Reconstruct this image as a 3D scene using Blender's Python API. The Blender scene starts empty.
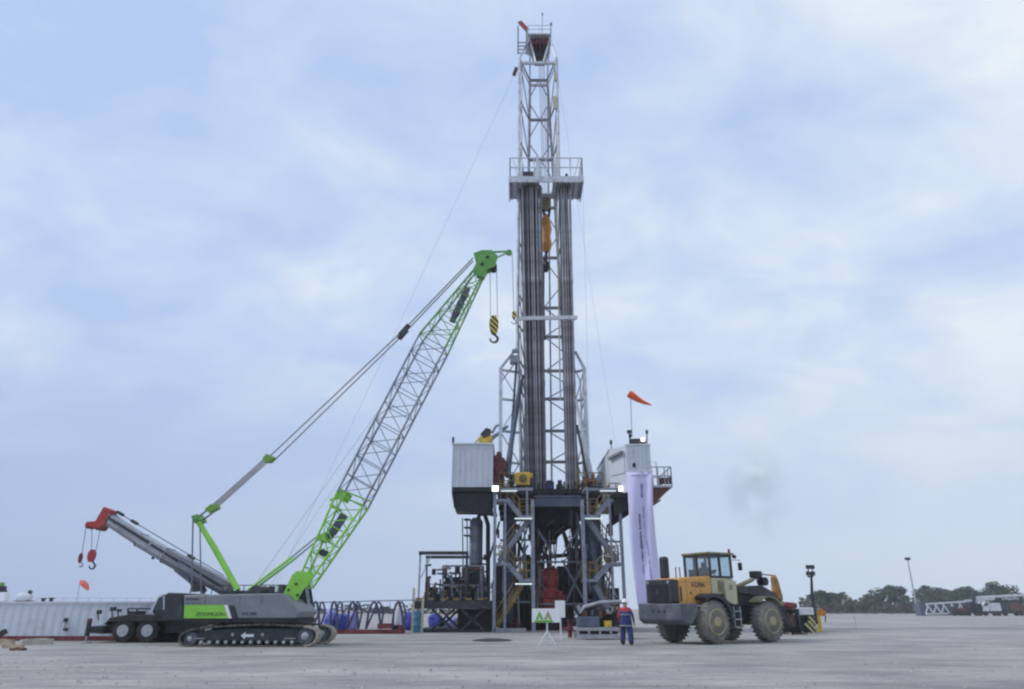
import bpy, math, random
from mathutils import Vector, Matrix
R = math.radians
random.seed(7)
SC = bpy.context.scene
COL = SC.collection

# ------------------------------------------------------------------ camera
W, H, F = 1024, 689, 710.0
HZ = 609.0                       # horizon row
CAMH = 1.4
TH = math.atan((HZ-H/2)/F); CT, ST = math.cos(TH), math.sin(TH)
cam = bpy.data.cameras.new('camera'); co = bpy.data.objects.new('camera', cam); COL.objects.link(co)
co.location = (0, 0, CAMH); co.rotation_euler = (math.pi/2+TH, 0, 0)
cam.sensor_width = 36; cam.lens = 36*F/W; cam.clip_start = .1; cam.clip_end = 6000
SC.camera = co

# ------------------------------------------------------------------ light
SUN_EL, SUN_AZ = 42, -100        # azimuth clockwise from +Y (view direction)
SC.view_settings.view_transform = 'Standard'; SC.view_settings.look = 'None'
SC.view_settings.exposure = 0.15; SC.view_settings.gamma = 1
SC.cycles.filter_width = 2.3
SC.cycles.volume_bounces = 0
w = bpy.data.worlds.new('World'); SC.world = w; w.use_nodes = True
nt = w.node_tree; nt.nodes.clear()
def N(t, **k):
    n = nt.nodes.new(t)
    for a, b in k.items():
        if a.startswith('i_'): n.inputs[a[2:].replace('_', ' ')].default_value = b
        else: setattr(n, a, b)
    return n
L = lambda a, b: nt.links.new(a, b)
sky = N('ShaderNodeTexSky', sky_type='NISHITA', sun_disc=False)
sky.sun_elevation = R(SUN_EL); sky.sun_rotation = R(SUN_AZ); sky.dust_density = 2.5
bg1 = N('ShaderNodeBackground'); bg1.inputs[1].default_value = 0.08; L(sky.outputs[0], bg1.inputs[0])
tc = N('ShaderNodeTexCoord'); sep = N('ShaderNodeSeparateXYZ'); L(tc.outputs['Generated'], sep.inputs[0])
def MTH(op, a, b=None, c=None, clamp=False):
    n = N('ShaderNodeMath', operation=op, use_clamp=clamp)
    for i, x in enumerate((a, b, c)):
        if x is None: continue
        if isinstance(x, (int, float)): n.inputs[i].default_value = x
        else: L(x, n.inputs[i])
    return n.outputs[0]
zz = MTH('MAXIMUM', sep.outputs[2], 0.0)
den = MTH('ADD', zz, 0.42)
cx = MTH('DIVIDE', sep.outputs[0], den); cy = MTH('DIVIDE', sep.outputs[1], den)
cmb = N('ShaderNodeCombineXYZ'); L(cx, cmb.inputs[0]); L(cy, cmb.inputs[1])
n1 = N('ShaderNodeTexNoise'); n1.inputs['Scale'].default_value = 1.75; n1.inputs['Detail'].default_value = 7; n1.inputs['Roughness'].default_value = .52; n1.inputs['Distortion'].default_value = .25
mp = N('ShaderNodeMapping'); mp.inputs['Location'].default_value = (3.1, 1.3, 0); mp.inputs['Rotation'].default_value = (0, 0, R(-38)); mp.inputs['Scale'].default_value = (1.0, 1.35, 1)
L(cmb.outputs[0], mp.inputs[0]); L(mp.outputs[0], n1.inputs['Vector'])
cr = N('ShaderNodeValToRGB'); e = cr.color_ramp.elements
e[0].position = .38; e[0].color = (.47, .60, .89, 1)
e[1].position = .66; e[1].color = (.85, .92, .97, 1)
x = e.new(.51); x.color = (.61, .725, .92, 1)
n2 = N('ShaderNodeTexNoise'); n2.inputs['Scale'].default_value = 4.2; n2.inputs['Detail'].default_value = 9; n2.inputs['Roughness'].default_value = .58; n2.inputs['Distortion'].default_value = .5
L(mp.outputs[0], n2.inputs['Vector'])
sb_ = MTH('MULTIPLY', sep.outputs[0], .13)
fc = MTH('ADD', MTH('ADD', MTH('MULTIPLY', n1.outputs[0], .58), MTH('MULTIPLY', n2.outputs[0], .42)), MTH('ADD', sb_, .0))
L(fc, cr.inputs[0])
# toward the horizon the cloud sheet thins into grey-blue haze
hz = N('ShaderNodeMapRange', interpolation_type='SMOOTHSTEP'); L(zz, hz.inputs[0]); hz.inputs[1].default_value = 0.0; hz.inputs[2].default_value = .40; hz.inputs[3].default_value = 1; hz.inputs[4].default_value = 0
side = N('ShaderNodeMapRange'); L(sep.outputs[0], side.inputs[0]); side.inputs[1].default_value = -.6; side.inputs[2].default_value = .55
hc = N('ShaderNodeMixRGB'); hc.inputs[1].default_value = (.395, .505, .74, 1); hc.inputs[2].default_value = (.63, .73, .87, 1); L(side.outputs[0], hc.inputs[0])
mx = N('ShaderNodeMixRGB'); L(hz.outputs[0], mx.inputs[0]); L(cr.outputs[0], mx.inputs[1]); L(hc.outputs[0], mx.inputs[2])
bg2 = N('ShaderNodeBackground'); bg2.inputs[1].default_value = 1.0; L(mx.outputs[0], bg2.inputs[0])
ms = N('ShaderNodeMixShader'); ms.inputs[0].default_value = .88; L(bg1.outputs[0], ms.inputs[1]); L(bg2.outputs[0], ms.inputs[2])
out = N('ShaderNodeOutputWorld'); L(ms.outputs[0], out.inputs[0])
sl = bpy.data.lights.new('sun', 'SUN'); sl.energy = 1.7; sl.angle = R(8); sl.color = (1, .95, .88)
so = bpy.data.objects.new('sun', sl); COL.objects.link(so)
az, el = R(SUN_AZ), R(SUN_EL)
sd = Vector((math.sin(az)*math.cos(el), math.cos(az)*math.cos(el), math.sin(el)))
so.rotation_euler = sd.to_track_quat('Z', 'Y').to_euler(); so.location = sd*80

# ------------------------------------------------------------------ pixel helpers
def ray(u, v):
    b = H/2-v
    return (u-512, F*CT-b*ST, F*ST+b*CT)
def P(u, v, Y):
    a, d, z = ray(u, v); t = Y/d
    return Vector((a*t, Y, CAMH+z*t))
def G(u, v):
    a, d, z = ray(u, v); t = -CAMH/z
    return Vector((a*t, d*t, 0))
def X0(u, Y, v=609): return P(u, v, Y).x
def Z0(v, Y): return P(512, v, Y).z

# ------------------------------------------------------------------ materials
def mat(name, rgb, rough=.6, metal=0, var=.12, scale=3, dust=0, dustc=(.33, .31, .29), bump=0.0, emit=0, bscale=30):
    m = bpy.data.materials.new(name); m.use_nodes = True
    t = m.node_tree; p = t.nodes['Principled BSDF']
    p.inputs['Roughness'].default_value = rough; p.inputs['Metallic'].default_value = metal
    tcn = t.nodes.new('ShaderNodeTexCoord'); no = t.nodes.new('ShaderNodeTexNoise')
    no.inputs['Scale'].default_value = scale; no.inputs['Detail'].default_value = 6
    t.links.new(tcn.outputs['Object'], no.inputs['Vector'])
    r = t.nodes.new('ShaderNodeValToRGB')
    r.color_ramp.elements[0].position = .3; r.color_ramp.elements[1].position = .7
    lo = [c*(1-var*1.6) for c in rgb]; hi = [min(1, c*(1+var)) for c in rgb]
    r.color_ramp.elements[0].color = (*lo, 1); r.color_ramp.elements[1].color = (*hi, 1)
    t.links.new(no.outputs[0], r.inputs[0]); last = r.outputs[0]
    if dust:
        n2 = t.nodes.new('ShaderNodeTexNoise'); n2.inputs['Scale'].default_value = scale*.6+.7; n2.inputs['Detail'].default_value = 9; n2.inputs['Roughness'].default_value = .65
        t.links.new(tcn.outputs['Object'], n2.inputs['Vector'])
        r2 = t.nodes.new('ShaderNodeValToRGB'); r2.color_ramp.elements[0].position = .62-dust*.35; r2.color_ramp.elements[1].position = .80-dust*.2
        t.links.new(n2.outputs[0], r2.inputs[0])
        mxn = t.nodes.new('ShaderNodeMixRGB'); mxn.inputs[2].default_value = (*dustc, 1)
        t.links.new(r2.outputs[0], mxn.inputs[0]); t.links.new(last, mxn.inputs[1]); last = mxn.outputs[0]
        mr = t.nodes.new('ShaderNodeMapRange'); mr.inputs[3].default_value = rough; mr.inputs[4].default_value = min(1, rough+.35)
        t.links.new(r2.outputs[0], mr.inputs[0]); t.links.new(mr.outputs[0], p.inputs['Roughness'])
    t.links.new(last, p.inputs['Base Color'])
    if bump:
        n3 = t.nodes.new('ShaderNodeTexNoise'); n3.inputs['Scale'].default_value = bscale; n3.inputs['Detail'].default_value = 5
        t.links.new(tcn.outputs['Object'], n3.inputs['Vector'])
        bn = t.nodes.new('ShaderNodeBump'); bn.inputs['Strength'].default_value = bump; bn.inputs['Distance'].default_value = .03
        t.links.new(n3.outputs[0], bn.inputs['Height']); t.links.new(bn.outputs[0], p.inputs['Normal'])
    if emit:
        p.inputs['Emission Color'].default_value = (*rgb, 1); p.inputs['Emission Strength'].default_value = emit
    return m
def stripes(name, c1, c2, scale, rot=(0, R(40), 0)):
    m = mat(name, c1, .5); t = m.node_tree; p = t.nodes['Principled BSDF']
    tcn = t.nodes.new('ShaderNodeTexCoord'); mpn = t.nodes.new('ShaderNodeMapping'); mpn.inputs['Rotation'].default_value = rot
    wv = t.nodes.new('ShaderNodeTexWave'); wv.inputs['Scale'].default_value = scale; wv.wave_profile = 'SIN'
    t.links.new(tcn.outputs['Object'], mpn.inputs[0]); t.links.new(mpn.outputs[0], wv.inputs['Vector'])
    r = t.nodes.new('ShaderNodeValToRGB'); r.color_ramp.interpolation = 'CONSTANT'
    r.color_ramp.elements[0].color = (*c1, 1); r.color_ramp.elements[1].position = .5; r.color_ramp.elements[1].color = (*c2, 1)
    t.links.new(wv.outputs[0], r.inputs[0]); t.links.new(r.outputs[0], p.inputs['Base Color'])
    return m
DU = (.36, .33, .31)
M = dict(
    stone=mat('pale_stone', (.40, .39, .38), .9, 0, .2, 4), stoned=mat('dark_stone', (.30, .295, .29), .9, 0, .3, 4),
    white=mat('white_paint', (.62, .64, .68), .45, 0, .08, 1.2, .25, (.40, .38, .36)),
    cabwhite=mat('pale_grey_panel', (.56, .60, .67), .5, 0, .06, .8, .2, (.38, .38, .38)),
    galv=mat('galvanised_steel', (.42, .44, .48), .5, .35, .2, 2, .3, (.25, .22, .2)),
    mast=mat('mast_steel', (.22, .235, .28), .5, .1, .25, 1.5, .35, (.16, .13, .11)),
    mastw=mat('white_mast_steel', (.55, .58, .64), .5, .1, .15, 1.5, .3, (.25, .23, .21)),
    pipe=mat('drill_pipe_steel', (.25, .25, .28), .5, .45, .3, 1.2, .35, (.17, .13, .11)),
    pipel=mat('worn_pipe_steel', (.31, .31, .345), .5, .4, .25, 1.2, .3, (.2, .15, .13)), piped=mat('dark_pipe_steel', (.17, .165, .18), .5, .4, .3, 1.2, .3, (.12, .09, .08)),
    bodyd=mat('dark_slate_paint', (.075, .085, .11), .5, 0, .12, 1.5, .35, (.2, .19, .18)),
    joint=mat('tool_joint_steel', (.12, .12, .135), .45, .5, .3, 1.2),
    dark=mat('dark_steel', (.035, .038, .05), .55, .2, .35, 1.4, .3, (.13, .12, .11)),
    vdark=mat('oily_black_steel', (.012, .013, .018), .5, .2, .4, 2, .15, (.05, .042, .04)),
    blue=mat('blue_grey_steel', (.085, .115, .18), .5, .1, .25, 1.2, .35, (.15, .14, .14)),
    frame=mat('grey_frame_steel', (.23, .255, .315), .5, .15, .25, 1.5, .3, (.17, .15, .13)),
    yellow=mat('yellow_paint', (.72, .47, .03), .45, 0, .15, 2, .35, (.25, .19, .1)),
    rail=mat('yellow_handrail', (.22, .15, .03), .5, 0, .3, 2, .4, (.12, .1, .08)),
    orange=mat('orange_hook_paint', (.62, .25, .02), .45, 0, .3, 2, .3, (.15, .08, .03)),
    hood=mat('ochre_hood_paint', (.70, .36, .075), .45, 0, .15, 1.6, .35, (.42, .28, .13)),
    cream=mat('dusty_cream_paint', (.52, .48, .33), .55, 0, .15, 2, .4, (.42, .38, .32)),
    olive=mat('dusty_olive_paint', (.22, .20, .085), .6, 0, .2, 2, .5, (.34, .31, .26)),
    red=mat('red_paint', (.42, .035, .03), .4, 0, .2, 2, .25, (.2, .08, .06)),
    dred=mat('dark_red_paint', (.16, .02, .025), .5, 0, .3, 2, .35, (.14, .09, .08)),
    rust=mat('rusty_steel', (.15, .065, .045), .75, 0, .3, 3, .4, (.10, .07, .06)),
    green=mat('lime_green_paint', (.24, .60, .06), .4, 0, .1, 2, .2, (.3, .38, .18)),
    dgreen=mat('green_paint', (.11, .33, .06), .4, 0, .15, 2, .15, (.2, .25, .12)),
    crank=mat('worn_ochre_paint', (.38, .19, .035), .5, 0, .3, 3, .4, (.12, .10, .08)),
    ogreen=mat('dull_green_paint', (.17, .36, .05), .5, 0, .2, 2, .3, (.12, .12, .08)),
    body=mat('slate_grey_paint', (.19, .20, .235), .42, 0, .08, 1.5, .3, (.28, .27, .26)),
    char=mat('charcoal_paint', (.02, .024, .032), .5, 0, .2, 2, .2, (.08, .075, .075)),
    black=mat('black_rubber_plastic', (.018, .018, .02), .5, 0, .3, 3, .1, (.07, .065, .06)),
    tyre=mat('dusty_tyre_rubber', (.09, .085, .08), .9, 0, .2, 3, .8, (.27, .245, .215), .4),
    tyred=mat('dark_tyre_rubber', (.022, .022, .024), .85, 0, .2, 4, .25, (.1, .095, .09), .3),
    rim=mat('dusty_yellow_rim', (.40, .34, .17), .6, 0, .15, 4, .4, (.34, .31, .25)),
    rimw=mat('pale_rim', (.42, .44, .47), .5, .2, .15, 4, .3, (.3, .29, .28)),
    track=mat('track_steel', (.07, .065, .06), .7, .2, .3, 3, .55, (.24, .21, .18)),
    trackd=mat('dusty_track_pad', (.42, .37, .32), .9, 0, .2, 5, .5, (.3, .26, .22)),
    glass=mat('dark_glass', (.05, .07, .09), .12, .0, .1, 1),
    lav=mat('lavender_fabric', (.62, .60, .86), .8, 0, .04, .5),
    ink=mat('dark_ink', (.05, .04, .13), .8), inkl=mat('faded_ink', (.28, .25, .5), .8),
    sock=mat('orange_fabric', (.85, .13, .03), .7, 0, .1, 2), flag=mat('faded_red_fabric', (.85, .2, .16), .8),
    lamp=mat('lamp_white', (1, 1, .94), .4, emit=1.6), tubel=mat('tube_light_white', (.85, 1, .95), .4, emit=.35),
    tarp=mat('blue_tarpaulin', (.05, .07, .42), .6, 0, .35, 1.5), tarpl=mat('lilac_tarpaulin', (.33, .34, .68), .65, 0, .2, 1.5), tarpt=mat('turquoise_drum', (.02, .14, .24), .5),
    sign=mat('white_sign', (.78, .80, .82), .5, 0, .05, 1), sgreen=mat('sign_green', (.16, .42, .05), .6), sbrown=mat('sign_olive', (.33, .32, .12), .6),
    wood=mat('pale_timber', (.42, .34, .25), .8, 0, .25, 4), concrete=mat('pale_board', (.5, .47, .42), .85, 0, .15, 3),
    wire=mat('grey_wire', (.16, .17, .2), .5, .3, .1, 1), wiref=mat('pale_wire', (.30, .33, .40), .6, 0, .05, 1),
    navy=mat('navy_coverall', (.018, .035, .13), .85, 0, .25, 6, bump=.5), vest=mat('red_jacket', (.42, .04, .06), .8, 0, .2, 6, bump=.4),
    skin=mat('skin', (.35, .19, .13), .6), boot=mat('dark_boots', (.03, .02, .02), .7), helmet=mat('white_helmet', (.8, .8, .8), .35), reflect=mat('reflective_tape', (.38, .38, .4), .5),
    bark=mat('bark', (.11, .09, .07), .9, 0, .3, 3), navyhoop=mat('navy_hoop_paint', (.045, .05, .12), .5, 0, .3, 2),
    bstripe=stripes('yellow_black_stripes', (.02, .02, .02), (.65, .5, .05), 1.7, (0, R(45), 0)),
    tstripe=stripes('outrigger_stripes', (.02, .02, .02), (.5, .45, .2), 1.2, (0, R(40), 0)),
)
LEAF = [mat('hazed_leaf_green_%d' % i, c, .8, 0, .35, .35) for i, c in enumerate([(.06, .10, .045), (.055, .085, .05), (.085, .11, .06), (.12, .10, .07)])]  # leaf colours lightened to stand in for extra distance haze

# ------------------------------------------------------------------ mesh builder
OFF = {}
def frame_of(d, up=Vector((0, 0, 1))):
    d = d.normalized()
    if abs(d.dot(up)) > .98: up = Vector((0, 1, 0))
    s = d.cross(up).normalized(); return s, s.cross(d).normalized()
SPLIT = {'top_strut', 'racking_finger', 'grab_bar', 'head_sheave', 'link', 'bridle_link', 'square_marking', 'backstop', 'wind_panel', 'porch_bracket', 'cable_tray_', 'tail_light', 'filter', 'foot_pin', 'head_pin'}
class MB:
    def __init__(s): s.v = []; s.f = []; s.m = []; s.cur = 0
    def add(s, vs, fs):
        o = len(s.v); s.v += [Vector(p) for p in vs]
        for f in fs: s.f.append([o+i for i in f]); s.m.append(s.cur)
    def box(s, a, b, rot=None):
        x0, x1 = sorted((a[0], b[0])); y0, y1 = sorted((a[1], b[1])); z0, z1 = sorted((a[2], b[2]))
        vs = [(x, y, z) for z in (z0, z1) for x, y in ((x0, y0), (x1, y0), (x1, y1), (x0, y1))]
        if rot is not None:
            c = Vector(((x0+x1)/2, (y0+y1)/2, (z0+z1)/2)); vs = [c+rot @ (Vector(p)-c) for p in vs]
        s.add(vs, [(3, 2, 1, 0), (4, 5, 6, 7), (0, 1, 5, 4), (1, 2, 6, 5), (2, 3, 7, 6), (3, 0, 4, 7)]); return s
    def pbox(s, u0, u1, v0, v1, Y0, Y1):
        vm = (v0+v1)/2
        s.box((P(u0, vm, Y0).x, Y0, P(u0, v1, Y0).z), (P(u1, vm, Y0).x, Y1, P(u0, v0, Y0).z)); return s
    def beam(s, p, q, w=.15, h=None, up=Vector((0, 0, 1))):
        p, q = Vector(p), Vector(q); h = h or w
        if (q-p).length < 1e-6: return s
        a, b = frame_of(q-p, up); a = a*w/2; b = b*h/2
        vs = [p-a-b, p+a-b, p+a+b, p-a+b, q-a-b, q+a-b, q+a+b, q-a+b]
        s.add(vs, [(3, 2, 1, 0), (4, 5, 6, 7), (0, 1, 5, 4), (1, 2, 6, 5), (2, 3, 7, 6), (3, 0, 4, 7)]); return s
    def tube(s, pts, r=.05, n=8):
        pts = [Vector(p) for p in pts]; rs = r if isinstance(r, (list, tuple)) else [r]*len(pts)
        rings = []; o = len(s.v); up = None
        for i, p in enumerate(pts):
            d = (pts[min(i+1, len(pts)-1)]-pts[max(i-1, 0)])
            if up is None: a, b = frame_of(d)
            else:
                dn = d.normalized(); a = (up-dn*up.dot(dn)).normalized(); b = a.cross(dn)
            up = a
            for k in range(n):
                t = 2*math.pi*k/n; s.v.append(p+a*math.cos(t)*rs[i]+b*math.sin(t)*rs[i])
        for i in range(len(pts)-1):
            for k in range(n):
                s.f.append([o+i*n+k, o+i*n+(k+1) % n, o+(i+1)*n+(k+1) % n, o+(i+1)*n+k]); s.m.append(s.cur)
        s.f.append([o+k for k in range(n)][::-1]); s.f.append([o+(len(pts)-1)*n+k for k in range(n)]); s.m += [s.cur]*2
        return s
    def lathe(s, c, axis, prof, n=24):
        """prof: list of (distance along axis, radius)"""
        c = Vector(c); ax = Vector(axis).normalized(); a, b = frame_of(ax); o = len(s.v)
        for d, r in prof:
            for k in range(n):
                t = 2*math.pi*k/n; s.v.append(c+ax*d+a*math.cos(t)*r+b*math.sin(t)*r)
        for i in range(len(prof)-1):
            for k in range(n):
                s.f.append([o+i*n+k, o+(i+1)*n+k, o+(i+1)*n+(k+1) % n, o+i*n+(k+1) % n]); s.m.append(s.cur)
        s.f.append([o+k for k in range(n)]); s.f.append([o+(len(prof)-1)*n+k for k in range(n)][::-1]); s.m += [s.cur]*2
        return s
    def prism(s, poly, off):
        """poly: 3-D outline; off: extrusion vector"""
        poly = [Vector(p) for p in poly]; off = Vector(off); n = len(poly)
        s.add(poly+[p+off for p in poly], [list(range(n))[::-1], [n+i for i in range(n)]]+[[i, (i+1) % n, n+(i+1) % n, n+i] for i in range(n)])
        return s
    def build(s, name, m, parent=None, smooth=False, bevel=0):
        if name in SPLIT and s.f:
            par = list(range(len(s.v)))
            def find(a):
                while par[a] != a: par[a] = par[par[a]]; a = par[a]
                return a
            for f in s.f:
                for i in f[1:]: par[find(f[0])] = find(i)
            gr = {}
            for f, mi in zip(s.f, s.m): gr.setdefault(find(f[0]), []).append((f, mi))
            if len(gr) > 1:
                res = None
                for fs in gr.values():
                    b = MB(); mp_i = {}
                    for f, mi in fs:
                        for i in f:
                            if i not in mp_i: mp_i[i] = len(b.v); b.v.append(s.v[i])
                        b.f.append([mp_i[i] for i in f]); b.m.append(mi)
                    res = b._build(name, m, parent, smooth, bevel) if res is None else (b._build(name, m, parent, smooth, bevel), res)[1]
                return res
        return s._build(name, m, parent, smooth, bevel)
    def _build(s, name, m, parent=None, smooth=False, bevel=0):
        me = bpy.data.meshes.new(name)
        if not s.v: s.box((0, 0, 0), (.01, .01, .01))
        lo = [min(p[i] for p in s.v) for i in range(3)]; hi = [max(p[i] for p in s.v) for i in range(3)]
        c = Vector(((lo[0]+hi[0])/2, (lo[1]+hi[1])/2, lo[2]))
        me.from_pydata([p-c for p in s.v], [], s.f)
        for mm in (m if isinstance(m, list) else [m]): me.materials.append(M[mm] if isinstance(mm, str) else mm)
        me.polygons.foreach_set('material_index', s.m)
        import bmesh
        bm = bmesh.new(); bm.from_mesh(me); bmesh.ops.recalc_face_normals(bm, faces=bm.faces); bm.to_mesh(me); bm.free()
        if smooth:
            me.polygons.foreach_set('use_smooth', [True]*len(me.polygons)); me.set_sharp_from_angle(angle=R(38))
        me.update()
        o = bpy.data.objects.new(name, me); COL.objects.link(o)
        if parent is not None: o.parent = parent; o.location = c-OFF[parent.name]
        else: o.location = c
        OFF[o.name] = c
        if bevel:
            bv = o.modifiers.new('bevel', 'BEVEL'); bv.width = bevel; bv.segments = 2; bv.limit_method = 'ANGLE'; bv.angle_limit = R(50)
        return o
def tag(o, label=None, cat=None, group=None, kind=None):
    if label: o['label'] = label
    if cat: o['category'] = cat
    if group: o['group'] = group
    if kind: o['kind'] = kind
    return o
def empty(name, loc, label, cat, group=None, rz=0, local=False):
    o = bpy.data.objects.new(name, None); COL.objects.link(o); o.location = loc; o.rotation_euler = (0, 0, rz); o.empty_display_size = .3
    OFF[o.name] = Vector((0, 0, 0)) if local else Vector(loc)
    return tag(o, label, cat, group)
def text(s, size, loc, rot, m, parent, name='lettering', sx=1.0, ext=.006):
    cu = bpy.data.curves.new(name, 'FONT'); cu.body = s; cu.size = size; cu.extrude = ext; cu.align_x = 'CENTER'; cu.align_y = 'CENTER'
    to = bpy.data.objects.new(name, cu); COL.objects.link(to)
    me = bpy.data.meshes.new_from_object(to.evaluated_get(bpy.context.evaluated_depsgraph_get()))
    bpy.data.objects.remove(to)
    rm = (rot if isinstance(rot, Matrix) else Matrix.Rotation(0, 3, 'X'))
    for v in me.vertices: v.co = rm @ Vector((v.co.x*sx, v.co.y, v.co.z))
    me.materials.clear(); me.materials.append(M[m])
    o = bpy.data.objects.new(name, me); COL.objects.link(o); o.parent = parent; o.location = Vector(loc)-OFF[parent.name]; OFF[o.name] = Vector(loc)
    return o
RX90 = Matrix.Rotation(R(90), 3, 'X')

# ------------------------------------------------------------------ ground
def make_ground():
    g = MB()
    xs = [-4000, -1500, -500, -150, -60, 0, 60, 150, 500, 1500, 4000]; ys = [-300, -20, 0, 10, 20, 40, 80, 200, 600, 2000, 5000]
    vs = [(x, y, 0) for y in ys for x in xs]; n = len(xs)
    g.add(vs, [(j*n+i, j*n+i+1, (j+1)*n+i+1, (j+1)*n+i) for j in range(len(ys)-1) for i in range(n-1)])
    m = bpy.data.materials.new('gravel_ground'); m.use_nodes = True; t = m.node_tree; p = t.nodes['Principled BSDF']; p.inputs['Roughness'].default_value = .95
    tcn = t.nodes.new('ShaderNodeTexCoord')
    def noise(sc, scale, det=6, ro=.6, rotz=0):
        mpn = t.nodes.new('ShaderNodeMapping'); mpn.inputs['Scale'].default_value = sc; mpn.inputs['Rotation'].default_value = (0, 0, R(rotz)); t.links.new(tcn.outputs['Object'], mpn.inputs[0])
        nn = t.nodes.new('ShaderNodeTexNoise'); nn.inputs['Scale'].default_value = scale; nn.inputs['Detail'].default_value = det; nn.inputs['Roughness'].default_value = ro
        t.links.new(mpn.outputs[0], nn.inputs['Vector']); return nn.outputs[0]
    def ramp(src, a, b, ca, cb):
        r = t.nodes.new('ShaderNodeValToRGB'); r.color_ramp.elements[0].position = a; r.color_ramp.elements[1].position = b
        r.color_ramp.elements[0].color = (*ca, 1); r.color_ramp.elements[1].color = (*cb, 1); t.links.new(src, r.inputs[0]); return r.outputs[0]
    def mixc(fac, a, b, mode='MIX'):
        mm = t.nodes.new('ShaderNodeMixRGB'); mm.blend_type = mode
        if isinstance(fac, float): mm.inputs[0].default_value = fac
        else: t.links.new(fac, mm.inputs[0])
        t.links.new(a, mm.inputs[1]); t.links.new(b, mm.inputs[2]); return mm.outputs[0]
    base = ramp(noise((1, 1, 1), .08, 8), .35, .68, (.37, .362, .352), (.50, .487, .47))
    trk = ramp(noise((.35, .8, 1), .55, 10, .72, 6), .38, .64, (.62, .63, .65), (1.16, 1.15, 1.13))
    trk2 = ramp(noise((.12, 1.0, 1), 2.6, 7, .7, -12), .38, .60, (.78, .79, .82), (1.08, 1.07, 1.06))
    fine = ramp(noise((1, 1, 1), 22, 6, .8), .3, .7, (.55, .55, .57), (1.3, 1.29, 1.27))
    fine2 = ramp(noise((1, 1, 1), 4.5, 8, .75), .33, .7, (.86, .86, .88), (1.1, 1.1, 1.08))
    c = mixc(1.0, base, trk, 'MULTIPLY'); c = mixc(1.0, c, trk2, 'MULTIPLY'); c = mixc(1.0, c, fine, 'MULTIPLY'); c = mixc(1.0, c, fine2, 'MULTIPLY')
    t.links.new(c, p.inputs['Base Color'])
    bn = t.nodes.new('ShaderNodeBump'); bn.inputs['Strength'].default_value = .7; bn.inputs['Distance'].default_value = .06
    t.links.new(noise((1, 1, 1), 9, 8, .75), bn.inputs['Height'])
    bn2 = t.nodes.new('ShaderNodeBump'); bn2.inputs['Strength'].default_value = .6; bn2.inputs['Distance'].default_value = .10
    t.links.new(noise((.35, .8, 1), .55, 10, .72, 6), bn2.inputs['Height']); t.links.new(bn.outputs[0], bn2.inputs['Normal'])
    t.links.new(bn2.outputs[0], p.inputs['Normal'])
    o = g.build('ground', m); tag(o, 'pale grey gravel yard with faint wheel tracks', kind='structure')
make_ground()
def pebbles():
    rp = random.Random(4); mb = MB()
    for k in range(3000):
        Y = 12+34*rp.random()**1.6; x = rp.uniform(-.8, .8)*Y; r_ = rp.choice((.015, .02, .028, .038)) if rp.random() < .985 else .06
        c = Vector((x, Y, r_*.2)); a0 = rp.uniform(0, 6.28)
        vs = [c+Vector((math.cos(a0+i*1.571)*r_*rp.uniform(.7, 1.3), math.sin(a0+i*1.571)*r_*rp.uniform(.7, 1.3), 0)) for i in range(4)]+[c+Vector((rp.uniform(-.3, .3)*r_, 0, r_*rp.uniform(.5, 1)))]
        mb.cur = rp.choice((0, 0, 1)); mb.add(vs, [(0, 1, 4), (1, 2, 4), (2, 3, 4), (3, 0, 4)])
    tag(mb.build('pebbles', ['stone', 'stoned']), 'small loose stones scattered over the gravel yard', kind='stuff')
    for (x0_, y0_, a_, rad) in ((-6, 22, .2, 90), (4, 19, -.12, 70), (-16, 27, .02, 160)):
        pass
pebbles()

# ================================================================== DRILLING RIG
YF, YB = 49.0, 60.0
FLZ = Z0(489, 50)                       # drill floor height
def seg(mb, a, b, w=.15, h=None): return mb.beam(P(*a), P(*b), w, h)
def post(mb, u, v0, v1, Y, w=.2, d=None, uref=None):
    """vertical square post whose foot shows at (u, v1)"""
    x = P(u, v1, Y).x; mb.box((x-w/2, Y-(d or w)/2, max(0, Z0(v1, Y))), (x+w/2, Y+(d or w)/2, Z0(v0, Y))); return mb

# ---- substructure
sub = empty('rig_substructure', (2.75, 54, 0), 'tall dark steel substructure carrying the drill floor under the mast', 'rig substructure')
xl, xr = P(497, 490, 50).x, P(603, 490, 50).x
mb = MB(); mb.box((xl, 50, FLZ-.25), (xr, 61, FLZ)); mb.build('drill_floor', 'dark', sub)
mb = MB()
for yy in (50.3, 53.5, 57, 60.5): mb.box((xl+.05, yy-.2, FLZ-1.0), (xr-.05, yy+.2, FLZ-.255))
for k in range(7):
    x = xl+.3+k*(xr-xl-.6)/6; mb.box((x-.12, 50.1, FLZ-.72), (x+.12, 60.9, FLZ-.26))
mb.build('floor_beam', 'vdark', sub)
mb = MB(); x0, x1 = P(535, 500, 49.8).x, P(583, 500, 49.8).x
mb.box((x0, 49.7, Z0(505, 49.8)), (x1, 50.0, Z0(497.5, 49.8)))
mb.box((x0-.1, 49.6, Z0(497.4, 49.8)), (x1+.1, 50.05, Z0(496, 49.8))); mb.box((x0-.1, 49.6, Z0(506.5, 49.8)), (x1+.1, 50.05, Z0(505.1, 49.8)))
for k in range(6):
    x = x0+.3+k*(x1-x0-.6)/5; mb.box((x-.05, 49.63, Z0(505, 49.8)), (x+.05, 49.69, Z0(497.5, 49.8)))
mb.build('front_girder', 'blue', sub)
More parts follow.
